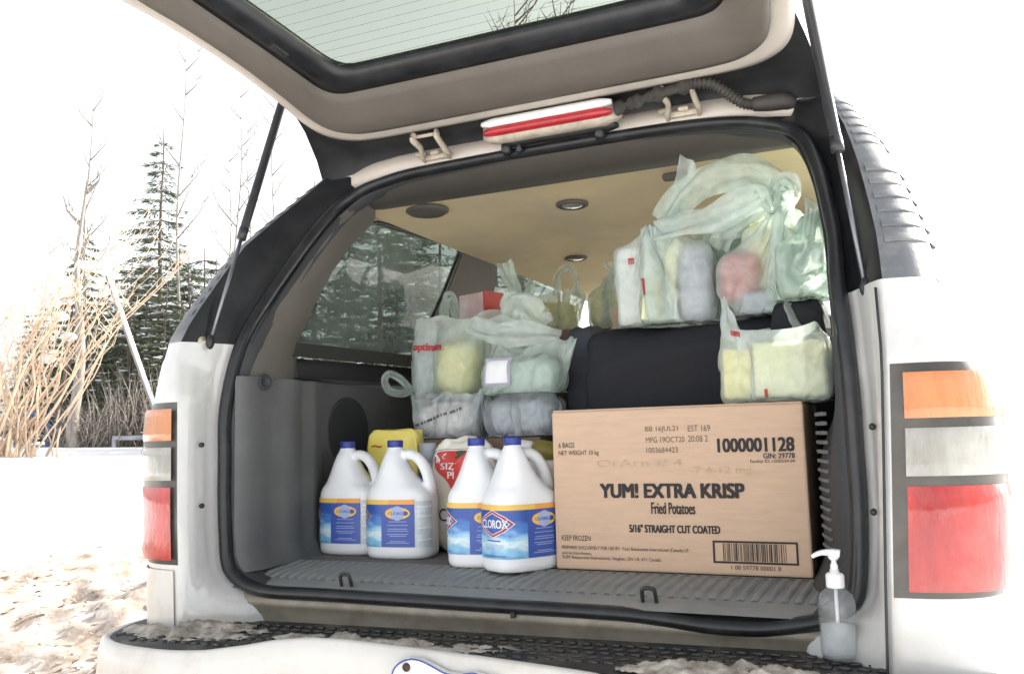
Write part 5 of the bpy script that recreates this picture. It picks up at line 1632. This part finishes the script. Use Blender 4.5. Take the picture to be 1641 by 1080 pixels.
# clear lidded tub and lying spray can glimpsed behind the jugs
tub = empty('lidded_tub', (-.404, .442, FZ)); tag(tub, 'grey lidded tub with blue label standing beside the yellow packet', 'tub')
lathe('tub_body', [(.02, 0), (.026, .004), (.026, .22), (.023, .235), (.02, .245)], (-.404, .442, FZ), 'print_pale', tub, 28)
lathe('tub_label', [(.0264, .16), (.0264, .215)], (-.404, .442, FZ), 'print_blue', tub, 28, cap=False)
lathe('tub_lid', [(.020, .243), (.025, .245), (.025, .292), (.023, .296), (.004, .296)], (-.404, .442, FZ), 'pack_greyblue', tub, 28)
can = empty('lying_bottle', (.06, .36, FZ)); tag(can, 'olive bottle with a white cap lying behind the jug beside the cardboard box', 'bottle')
dv = Matrix.Translation((-.105, .405, 1.052)) @ RY(math.radians(100))
def mv(o, M4):
    o.data.transform(M4); o.data.update(); return o
for nm, prof, m in (('bottle_body', [(.006, .035), (.018, .037), (.026, .05), (.028, .06), (.028, .11), (.02, .115)], 'pack_olive'), ('bottle_cap', [(.012, -.02), (.019, -.018), (.020, .03), (.018, .038), (.01, .038)], 'white_plastic')):
    o = lathe(nm, prof, (0, 0, 0), m, None, 24); o.parent = can; mv(o, dv); o.matrix_parent_inverse = Matrix.Translation(-can.location)
sup_box = pack('white_pouch', 'pale pouch lying behind the jugs beside the cardboard box', (-.062, .405, .895), (.15, .10, .245), 'pack_white', rz=.1, bev=.02)
# ================================================================== OUTDOORS
def bank(x, y):
    r_ = math.hypot(x - .8, y + 1.7)
    w = max(0, min(1, (-x - 1.6) / 1.8))
    return interp(r_, [0, 5.0, 6.0, 7.0, 8.0, 9.0, 10, 12, 18, 40, 400], [0, 0, .12, .36, .68, .92, 1.01, 1.06, 1.16, 1.6, 3]) * w
def ground_z(x, y):
    z = bank(x, y)
    z += .03 * math.sin(x * 1.3 + 1) * math.cos(y * 1.1) * min(1, max(0, (abs(x) - 1.6)))
    if False: z += .07 * math.exp(-((x + 7.6) ** 2 + (y - 6.0) ** 2) / 2.0)
    return z
xs = sorted(set([-600, -300, -150, -80, -50, -35, -26, -20] + [-16 + .4 * i for i in range(48)] + [3.6, 5, 8, 14, 25, 60, 150, 300, 600]))
ys = sorted(set([-600, -300, -120, -50, -25, -12, -8] + [-5 + .4 * i for i in range(60)] + [20, 24, 30, 45, 80, 150, 300, 600]))
vv = [Vector((x, y, ground_z(x, y) if abs(x) < 100 and abs(y) < 100 else bank(x, y))) for y in ys for x in xs]
nx_ = len(xs)
ff = [(j * nx_ + i, j * nx_ + i + 1, (j + 1) * nx_ + i + 1, (j + 1) * nx_ + i) for j in range(len(ys) - 1) for i in range(nx_ - 1)]
def ground_mat():
    m = bpy.data.materials.new('snowy_ground'); m.use_nodes = True
    n, l = m.node_tree.nodes, m.node_tree.links
    p = n['Principled BSDF']; p.inputs['Roughness'].default_value = .85
    g = n.new('ShaderNodeNewGeometry')
    nz = n.new('ShaderNodeTexNoise'); nz.inputs['Scale'].default_value = 1.1; nz.inputs['Detail'].default_value = 8; nz.inputs['Roughness'].default_value = .7
    l.new(g.outputs['Position'], nz.inputs['Vector'])
    rp = n.new('ShaderNodeValToRGB'); rp.color_ramp.elements[0].position = .47; rp.color_ramp.elements[1].position = .60
    rp.color_ramp.elements[0].color = (.50, .41, .33, 1); rp.color_ramp.elements[1].color = (.78, .78, .80, 1)
    # bare earth only on the cleared patch beside the vehicle
    sep = n.new('ShaderNodeSeparateXYZ'); l.new(g.outputs['Position'], sep.inputs[0])
    mr = n.new('ShaderNodeMapRange'); mr.inputs['From Min'].default_value = .10; mr.inputs['From Max'].default_value = .36; mr.inputs['To Min'].default_value = 0; mr.inputs['To Max'].default_value = 1
    l.new(sep.outputs['Z'], mr.inputs['Value'])
    mrx = n.new('ShaderNodeMapRange'); mrx.inputs['From Min'].default_value = -1.6; mrx.inputs['From Max'].default_value = -.4; l.new(sep.outputs['X'], mrx.inputs['Value'])
    ad = n.new('ShaderNodeMath'); ad.operation = 'ADD'; ad.use_clamp = True; l.new(mr.outputs[0], ad.inputs[0]); l.new(mrx.outputs[0], ad.inputs[1])
    mx = n.new('ShaderNodeMixRGB'); l.new(ad.outputs[0], mx.inputs['Fac']); l.new(rp.outputs[0], mx.inputs['Color1']); mx.inputs['Color2'].default_value = (.80, .81, .83, 1)
    l.new(mx.outputs[0], p.inputs['Base Color'])
    nb = n.new('ShaderNodeTexNoise'); nb.inputs['Scale'].default_value = 9; nb.inputs['Detail'].default_value = 6; l.new(g.outputs['Position'], nb.inputs['Vector'])
    bp = n.new('ShaderNodeBump'); bp.inputs['Strength'].default_value = .5; bp.inputs['Distance'].default_value = .04; l.new(nb.outputs['Fac'], bp.inputs['Height']); l.new(bp.outputs[0], p.inputs['Normal'])
    return m
M['snowy_ground'] = ground_mat()
tag(mesh('ground', vv, ff, 'snowy_ground'), 'snow covered ground rising into a white bank on the left', 'ground', kind='structure')

# lumpy tan-tinted snow scraped up beside the vehicle
vv, ff = [], []
X0, X1, Y0_, Y1_, ST = -8.2, -1.35, -2.6, 6.0, .055
nX, nY = int((X1 - X0) / ST), int((Y1_ - Y0_) / ST)
for j in range(nY + 1):
    for i in range(nX + 1):
        x, y = X0 + i * ST, Y0_ + j * ST
        e = min(1, (x - X0) / .6, (X1 - x) / .35, (y - Y0_) / .6, (Y1_ - y) / .6)
        b_ = max(0, 1 - max(0, bank(x, y) - .14) / .30)
        p = Vector((x, y, 0))
        h = .11 * mnoise.fractal(p * 1.1, .9, 2.0, 4) + .05 * mnoise.fractal(p * 4.3, .8, 2.0, 4) + .022 * mnoise.noise(p * 13) + .10 * math.exp(-((x + 4.6) ** 2 + (y - 3.0) ** 2) / 1.2)
        k = max(0, e) * b_
        vv.append(Vector((x, y, ground_z(x, y) + (h + .05) * k - .05 * (1 - k))))
ff = [(j * (nX + 1) + i, j * (nX + 1) + i + 1, (j + 1) * (nX + 1) + i + 1, (j + 1) * (nX + 1) + i) for j in range(nY) for i in range(nX)]
M['dirty_snow'] = mat('dirty_snow', (0.24, 0.165, 0.11), 0.85, var=0.25, vscale=5.5, col2=(0.62, 0.56, 0.51), bump=0.9, bscale=30)
tag(mesh('dirty_snow', vv, ff, 'dirty_snow'), 'lumpy tan stained snow heaped beside the vehicle', 'snow', kind='structure')

# dry leaves blown over the cleared patch
r = random.Random(77)
vv, ff = [], []
for i in range(9000):
    t = r.random() ** .8
    x = -1.5 - 6.0 * r.random(); y = -2.5 + 7.5 * r.random()
    if bank(x, y) > .16 + .26 * r.random() ** 2: continue
    if math.sin(x * 1.9 + 2 * math.sin(y * 1.1)) * math.cos(y * 1.7 + x * .6)  > .35 + .5 * r.random(): continue
    s = r.uniform(.012, .032)
    a = r.random() * 6.28; el = r.uniform(-.4, .4); ro = r.uniform(-.45, .45)
    Rm = (RZ(a) @ RX(el) @ RY(ro)).to_3x3()
    c = Vector((x, y, ground_z(x, y) + .06 + .05 * r.random()))
    b = len(vv); cu = r.uniform(-.5, .6) * s
    for q in ((-s, 0, 0), (-.25 * s, -.55 * s, cu), (s, 0, .3 * cu), (.1 * s, .55 * s, cu)):
        vv.append(c + Rm @ Vector(q))
    ff += [(b, b + 1, b + 2), (b, b + 2, b + 3)]
tag(mesh('leaf_litter', vv, ff, 'leaf_dry', None, smooth=False), 'dry tan leaves scattered over the cleared ground beside the vehicle', 'leaves', kind='stuff')

# ------------------------------------------------------------------ conifers
def conifer_data(seed, H, rad, dens=1.0):
    R = random.Random(seed)
    nv, nf = [], []; sv, sf = [], []; bv_, bf = [], []
    z = H * .12
    tiers = int(26 * H / 8)
    for t in range(tiers):
        f = t / tiers
        zc = H * (.10 + .88 * f)
        L0 = rad * (1 - f) ** .75 * (.75 + .35 * R.random()) + .10
        nb = max(3, int((8 - 4 * f) * dens))
        for k in range(nb):
            if R.random() < .14: continue
            a = R.random() * 6.283
            L = L0 * R.uniform(.6, 1.15)
            dr = Vector((math.cos(a), math.sin(a), 0)); sd = Vector((-dr.y, dr.x, 0))
            droop = R.uniform(.15, .45)
            v, fc = tube_vf([Vector((0, 0, zc)), Vector((0, 0, zc)) + dr * L * .5 + Vector((0, 0, -droop * L * .25)), Vector((0, 0, zc)) + dr * L + Vector((0, 0, -droop * L * .5))], .012, 3, rfun=lambda q: .014 * (1.1 - q))
            b = len(bv_); bv_ += v; bf += [tuple(i + b for i in q) for q in fc]
            m = int(34 * L / .9 * dens) + 8
            for j in range(m):
                q = R.uniform(.12, 1.05)
                w = (1.05 - q) * .34 * L + .05
                off = R.uniform(-1, 1)
                p = Vector((0, 0, zc)) + dr * (q * L) + sd * (off * w) + Vector((0, 0, -droop * q * q * L * .5 - abs(off) * .05 - R.random() * .05))
                s = R.uniform(.06, .13)
                d = (dr * R.uniform(.4, 1.0) + sd * (off * .9 + R.uniform(-.3, .3)) + Vector((0, 0, R.uniform(-.75, .15)))).normalized()
                u = d.cross(Vector((R.uniform(-1, 1), R.uniform(-1, 1), R.uniform(-.2, 1)))).normalized()
                b = len(nv)
                nv += [p - u * s * .05, p + d * s * .45 + u * s * .12, p + d * s * 1.35, p + d * s * .45 - u * s * .12]
                nf.append((b, b + 1, b + 2, b + 3))
            for _q in range(2 if f < .9 else 0):
                if R.random() < .45: continue
                q = R.uniform(.35, .9)
                c = Vector((0, 0, zc)) + dr * (q * L) + Vector((0, 0, -droop * q * q * L * .5 + .03))
                b = len(sv); rs = R.uniform(.025, .085) * (1.1 - .5 * f)
                bm = bmesh.new(); bmesh.ops.create_icosphere(bm, subdivisions=1, radius=1)
                for vt in bm.verts:
                    p = vt.co * (1 + .7 * (R.random() - .5))
                    sv.append(c + dr * p.x * rs * 1.5 + sd * p.y * rs * 1.1 + Vector((0, 0, p.z * rs * .42)))
                sf += [tuple(vt.index + b for vt in fc2.verts) for fc2 in bm.faces]
                bm.free()
    tv, tf = tube_vf([Vector((.02 * math.sin(i), .02 * math.cos(i * 1.7), H * i / 8)) for i in range(9)], .1, 8, rfun=lambda q: .0085 * H * (1.04 - q) + .006)
    tv, tf = joinvf([(tv, tf), (bv_, bf)])
    return (nv, nf), (sv, sf), (tv, tf)
def me_of(name, vf, m, smooth=True):
    me = bpy.data.meshes.new(name); me.from_pydata([tuple(v) for v in vf[0]], [], vf[1]); me.update()
    me.materials.append(M[m])
    if smooth: me.polygons.foreach_set('use_smooth', [True] * len(me.polygons))
    return me
kinds = []
for sd, H, rd in ((3, 9.0, 1.25), (9, 6.2, 1.5), (14, 7.4, 1.1)):
    n_, s_, t_ = conifer_data(sd, H, rd, 1.7)
    kinds.append((me_of('crown', n_, 'needles', False), me_of('snow', s_, 'snow'), me_of('trunk', t_, 'bark')))
def conifer(kind, x, y, label, sc=1.0, rz=0.0, zoff=-.1):
    wide = 1.55 if (kind == 1 and sc < .7) else 1.25
    o = empty('spruce_tree', (x, y, bank(x, y) + zoff), rz); o.scale = (sc * wide, sc * wide, sc)
    for nm, me in zip(('crown', 'snow', 'trunk'), kinds[kind]):
        c = bpy.data.objects.new(nm, me); COL.objects.link(c); c.parent = o
        if nm == 'snow': c['kind'] = 'stuff'
    tag(o, label, 'tree', 'snowy spruces behind the snow bank')
    return o
def on_line(px, dist):
    d = ray(px, 700); d.z = 0; d.normalize()
    p = CAM_POS + d * dist
    return p.x, p.y
trees = [(0, 252, 16.0, .62, 'tallest spruce rising behind the bare trunks left of the vehicle'),
         (1, 205, 14.2, .47, 'broad snowy spruce crossed by the leaning pole'),
         (1, 300, 14.8, .50, 'dense snowy spruce right against the white vehicle corner'),
         (2, 128, 18.0, .56, 'slim spruce standing behind the golden willow'),
         (1, 152, 17.0, .46, 'low bushy spruce behind the pale grey trunk'),
         (1, 262, 13.4, .40, 'small spruce in front of the tallest spruce'),
         (2, 45, 21.0, .40, 'thin spruce partly hidden by golden willow stems'),
         (1, 345, 15.5, .52, 'snowy spruce mostly hidden behind the rear pillar'),
         (1, 180, 15.6, .44, 'dark spruce filling the gap between the low bushy and the broad spruce'),
         (1, 232, 15.2, .50, 'bushy spruce at the foot of the tallest spruce'),
         (1, 75, 18.5, .46, 'low spruce showing through the golden willow stems'),
         (1, 110, 15.4, .40, 'small spruce between the willow and the pale grey trunk'),
         (1, 285, 16.4, .56, 'full spruce standing between the tallest spruce and the vehicle corner'),
         (1, 325, 17.2, .60, 'pointed spruce showing just above the vehicle corner')]
for i, (k, px, d, sc, lab) in enumerate(trees):
    x, y = on_line(px, d); conifer(k, x, y, lab, sc, i * 1.3)
# more of the wood, seen through the quarter window
wood = [(1, 505, 11.0, .55, 'spruce seen through the lower left of the tinted window'), (0, 560, 12.0, .45, 'tall spruce seen through the middle of the tinted window'), (1, 610, 10.5, .58, 'spruce with white snow clumps seen through the tinted window'),
        (2, 660, 12.5, .54, 'slim spruce seen through the tinted window beside its dark front edge'), (1, 712, 11.5, .58, 'spruce seen through the top right corner of the tinted window'), (0, 640, 16.0, .58, 'far spruce seen deep through the tinted window'), (1, 455, 14.0, .52, 'spruce hidden behind the pillar trim, at the window edge'), (1, 800, 13.0, .6, 'spruce seen through the small slit of door window')]
for i, (k, px, d, sc, lab) in enumerate(wood):
    x, y = on_line(px, d); conifer(k, x, y, lab, sc, 2 + i * 1.1)

# ------------------------------------------------------------------ bare trees
def bare_tree(px, d, H, lean, seed, label, r0=.035, nb=9, top_only=.35, m='bark_pale'):
    R = random.Random(seed)
    x, y = on_line(px, d)
    o = empty('bare_tree', (x, y, bank(x, y) - .1))
    pts = [Vector((0, 0, 0))]
    side_ = Vector((AX_R.x, AX_R.y, 0)).normalized()
    for i in range(1, 10):
        t = i / 9
        pts.append(side_ * (lean * H * t + .05 * math.sin(t * 9 + seed)) + Vector((0, 0, H * t)))
    L = [tube_vf(smooth_path(pts, 2), r0, 6, rfun=lambda q: r0 * (1.05 - .88 * q))]
    v, f = joinvf(L); mesh_l = mesh('trunk', v, f, m); mesh_l.parent = o
    Bv = []
    for k in range(nb):
        t = top_only + (1 - top_only) * (k + R.random()) / nb
        i = min(8, int(t * 9)); b0 = pts[i].lerp(pts[i + 1], t * 9 - i)
        a = R.choice((0, math.pi)) + R.uniform(-.7, .7)
        dr = side_ * math.cos(a) + Vector((-side_.y, side_.x, 0)) * math.sin(a)
        ln = H * .16 * (1.15 - t) + .25
        e = b0 + dr * ln * .55 + Vector((0, 0, ln * .9))
        Bv.append(tube_vf([b0, b0.lerp(e, .5) + dr * .06, e], .01, 4, rfun=lambda q: r0 * .38 * (1.05 - q * .8)))
        for z in range(2):
            c0 = b0.lerp(e, R.uniform(.3, .8)); e2 = c0 + (dr * R.uniform(-.3, .6) + Vector((0, 0, .6))) * ln * .45
            Bv.append(tube_vf([c0, e2], .006, 3, rfun=lambda q: r0 * .22 * (1.1 - q)))
    v, f = joinvf(Bv); c = mesh('branches', v, f, m); c.parent = o
    tag(o, label, 'tree', 'bare slender trees')
bt = [(281, 14.5, 6.6, .005, 'bare tree with a crooked top rising beside the tallest spruce', .032), (372, 15, 6.1, .015, 'bare forked sapling standing left of the gas strut', .028), (352, 15.5, 5.2, .03, 'thin bare sapling leaning beside the forked one', .026),
      (392, 16, 5.9, .01, 'thin straight bare sapling close to the gas strut', .026), (438, 16, 6.5, .0, 'bare pole thin tree seen right behind the gas strut', .03), (118, 12.5, 3.6, .01, 'pale grey trunk standing at the snow bank edge', .075),
      (130, 16, 6.1, .0, 'bare topped thin tree above the slim spruce', .035), (96, 13, 1.4, .0, 'short dark stump post beside the pale grey trunk', .06)]
for i, (px, d, H, le, lab, r0) in enumerate(bt): bare_tree(px, d, H, le, 50 + i, lab, r0, nb=(3 if px == 118 else 9), top_only=(.7 if px == 118 else .4)) if H > 2 else bare_tree(px, d, H, le, 50 + i, lab, r0, nb=1, top_only=.8, m='bark')
# twiggy crowns seen through the raised window
for i, (px_, d_, H) in enumerate(((855, 15.5, 9.2), (925, 16.5, 9.6), (990, 15.5, 8.6))):
    dx, dy = on_line(px_, d_)
    R = random.Random(90 + i); o = empty('tall_birch', (dx, dy, -.05)); tag(o, 'tall bare birch whose twigs show through the raised gate window', 'tree', 'birches ahead of the vehicle')
    pts = [Vector((.12 * math.sin(k * 1.3 + i), .1 * math.cos(k), H * k / 9)) for k in range(10)]
    v, f = tube_vf(smooth_path(pts, 2), .1, 7, rfun=lambda q: .11 * (1.03 - .95 * q)); c = mesh('trunk', v, f, 'bark_pale'); c.parent = o
    Bv = []
    for k in range(46):
        t = .35 + .63 * k / 46; j = min(8, int(t * 9)); b0 = pts[j].lerp(pts[j + 1], t * 9 - j)
        a = R.random() * 6.28; ln = 2.6 * (1.15 - t) + .3; dr = Vector((math.cos(a), math.sin(a), 0))
        e = b0 + dr * ln * .7 + Vector((0, 0, ln * .75)); Bv.append(tube_vf([b0, b0.lerp(e, .5) + dr * .1, e], .01, 4, rfun=lambda q: .02 * (1.1 - q)))
        for z in range(4):
            c0 = b0.lerp(e, R.uniform(.3, 1)); e2 = c0 + (Vector((R.uniform(-1, 1), R.uniform(-1, 1), R.uniform(.2, 1)))) * ln * .32
            Bv.append(tube_vf([c0, e2], .005, 3, rfun=lambda q: .008 * (1.1 - q)))
    v, f = joinvf(Bv); c = mesh('branches', v, f, 'bark'); c.parent = o
# leaning snow covered pole
a = on_line(166, 12.6); b = on_line(285, 11.6)
za_ = CAM_POS.z + (719 - 468) / 1400 * 12.6; zb_ = bank(*b) - .2
lean = empty('fallen_tree', (b[0], b[1], zb_)); tag(lean, 'thin fallen trunk with a line of snow leaning across the spruces', 'tree')
pth = smooth_path([(b[0], b[1], zb_), (a[0] * .4 + b[0] * .6, a[1] * .4 + b[1] * .6, zb_ + (za_ - zb_) * .37), (a[0], a[1], za_)], 6)
o = tube('trunk', pth, .035, 'bark_pale', lean, sides=6); 
o2 = tube('snow_cap', [p + Vector((0, 0, .035)) for p in pth], .03, 'snow', lean, sides=6)

# ------------------------------------------------------------------ golden willow shrub
wx, wy = on_line(28, 10.2)
wz = bank(wx, wy)
will = empty('willow_shrub', (wx, wy, wz - .05)); tag(will, 'golden bare willow shrub with many upright stems on the snow bank', 'shrub')
R = random.Random(5)
sr = Vector((AX_R.x, AX_R.y, 0)).normalized(); sf_ = Vector((-sr.y, sr.x, 0))
for k in range(46):
    b0 = Vector((wx, wy, wz - .05)) + sr * R.gauss(0, .16) + sf_ * R.gauss(0, .22)
    H = R.uniform(1.5, 2.85); le = R.gauss(.10, .36); l2 = R.gauss(0, .2)
    pts = []
    for i in range(9):
        t = i / 8
        pts.append(b0 + sr * (le * H * t ** 1.2 + .04 * math.sin(t * 11 + k)) + sf_ * (l2 * H * t + .04 * math.cos(t * 9 + k)) + Vector((0, 0, H * t)))
    r0 = R.uniform(.007, .015)
    L = [tube_vf(smooth_path(pts, 2), r0, 5, rfun=lambda q: r0 * (1.05 - .8 * q))]
    for z in range(R.randint(3, 6)):
        t = R.uniform(.35, .95); i = min(7, int(t * 8)); c0 = pts[i].lerp(pts[i + 1], t * 8 - i)
        sgn = R.choice((-1, 1)); ln = R.uniform(.2, .6)
        e = c0 + sr * sgn * ln * R.uniform(.3, .6) + sf_ * R.uniform(-.3, .3) * ln + Vector((0, 0, ln * .9))
        L.append(tube_vf([c0, c0.lerp(e, .4) + sr * sgn * .05, e], .006, 4, rfun=lambda q: r0 * .45 * (1.1 - q * .8)))
    v, f = joinvf(L); mesh('stem', v, f, 'willow_bark', will)
for k, (px, py) in enumerate(((97, 508), (110, 540), (75, 575), (140, 425))):
    p = CAM_POS + ray(px, py).normalized() * 10.3
    bm = bmesh.new(); bmesh.ops.create_icosphere(bm, subdivisions=2, radius=1)
    bmesh.ops.transform(bm, matrix=Matrix.Translation(p) @ Matrix.Diagonal((.09, .08, .05, 1)), verts=bm.verts[:]); bm_obj('snow_clump', bm, 'snow', will)

# ------------------------------------------------------------------ blue rail frame and long grey rail
p0 = on_line(28, 15.0); p1 = on_line(78, 15.0); p2 = on_line(93, 15.0)
rail = empty('blue_rail', (p0[0], p0[1], bank(*p0))); tag(rail, 'low blue rail frame on the snow beside the willow', 'fence')
def zat(py, d): return CAM_POS.z + (720 - py) / 1400 * d
for p in (p1, p2): tube('post', [(p[0], p[1], bank(*p) - .3), (p[0], p[1], zat(666, 15))], .045, 'blue_paint', rail, sides=8)
tube('top_rail', [(p0[0], p0[1], zat(670, 15)), (p1[0], p1[1], zat(670, 15))], .05, 'blue_paint', rail, sides=8)
tube('post', [(p0[0], p0[1], bank(*p0) - .3), (p0[0], p0[1], zat(672, 15))], .045, 'blue_paint', rail, sides=8)
g0 = on_line(180, 12.4); g1 = on_line(330, 12.4)
gr = empty('grey_rail', (g0[0], g0[1], bank(*g0))); tag(gr, 'long low grey rail at the top of the snow bank', 'fence')
zr = bank(*g0) + .13
tube('rail_bar', [(g0[0], g0[1], zr), (g1[0], g1[1], bank(*g1) + .13)], .03, 'rail_grey', gr, sides=8)
for t in (.02, .35, .7, .98): 
    x_, y_ = g0[0] + (g1[0] - g0[0]) * t, g0[1] + (g1[1] - g0[1]) * t
    tube('post', [(x_, y_, bank(x_, y_) - .2), (x_, y_, bank(x_, y_) + .13)], .03, 'rail_grey', gr, sides=8)
# undergrowth tangle below the spruces
vv, ff = [], []
R = random.Random(8)
for k in range(900):
    px = R.uniform(95, 330); d = R.uniform(12.4, 14.2); x, y = on_line(px, d); z = bank(x, y) - .05
    H = R.uniform(.3, 1.25) * (.5 + .5 * min(1, (px - 80) / 120)); dx, dy = R.gauss(0, .25), R.gauss(0, .25)
    v, f = tube_vf([Vector((x, y, z)), Vector((x + dx * .4, y + dy * .4, z + H * .6)), Vector((x + dx, y + dy, z + H))], .006, 3, rfun=lambda q: .008 * (1.1 - q))
    b = len(vv); vv += v; ff += [tuple(i + b for i in q) for q in f]
tag(mesh('undergrowth', vv, ff, 'bark_pale'), 'grey tangle of bare brush under the spruces', 'brush', kind='stuff')
# tan shrub at the sunny side of the vehicle
shx, shy = 1.76, 1.15
sh = empty('dry_shrub', (shx, shy, 0)); tag(sh, 'tan dry shrub in the glare beside the right side of the vehicle', 'shrub')
blob('burlap_wrap', (shx, shy, 1.05), (.24, .2, .20), 'leaf_dry', 61, .02, ex=2.2, parent=sh)
tube('stem', [(shx, shy, 0), (shx + .02, shy, .9)], .05, 'bark', sh)
tube('tie', smooth_path([(shx - .1, shy, 1.22), (shx - .13, shy, 1.33), (shx - .05, shy, 1.40), (shx + .05, shy, 1.30), (shx + .04, shy, 1.2)], 5), .02, 'leaf_dry', sh)

# origins at each thing's base
for o in [q for q in bpy.data.objects if q.parent is None and q.type == 'MESH' and q.data.users == 1]:
    if o.location.length > 0 or o.get('kind') == 'structure': continue
    co = np.empty(len(o.data.vertices) * 3); o.data.vertices.foreach_get('co', co); co = co.reshape(-1, 3)
    c = Vector(((co[:, 0].min() + co[:, 0].max()) / 2, (co[:, 1].min() + co[:, 1].max()) / 2, co[:, 2].min()))
    o.data.transform(Matrix.Translation(-c)); o.location = c
    for ch in o.children: ch.matrix_parent_inverse = Matrix.Translation(-c) @ ch.matrix_parent_inverse
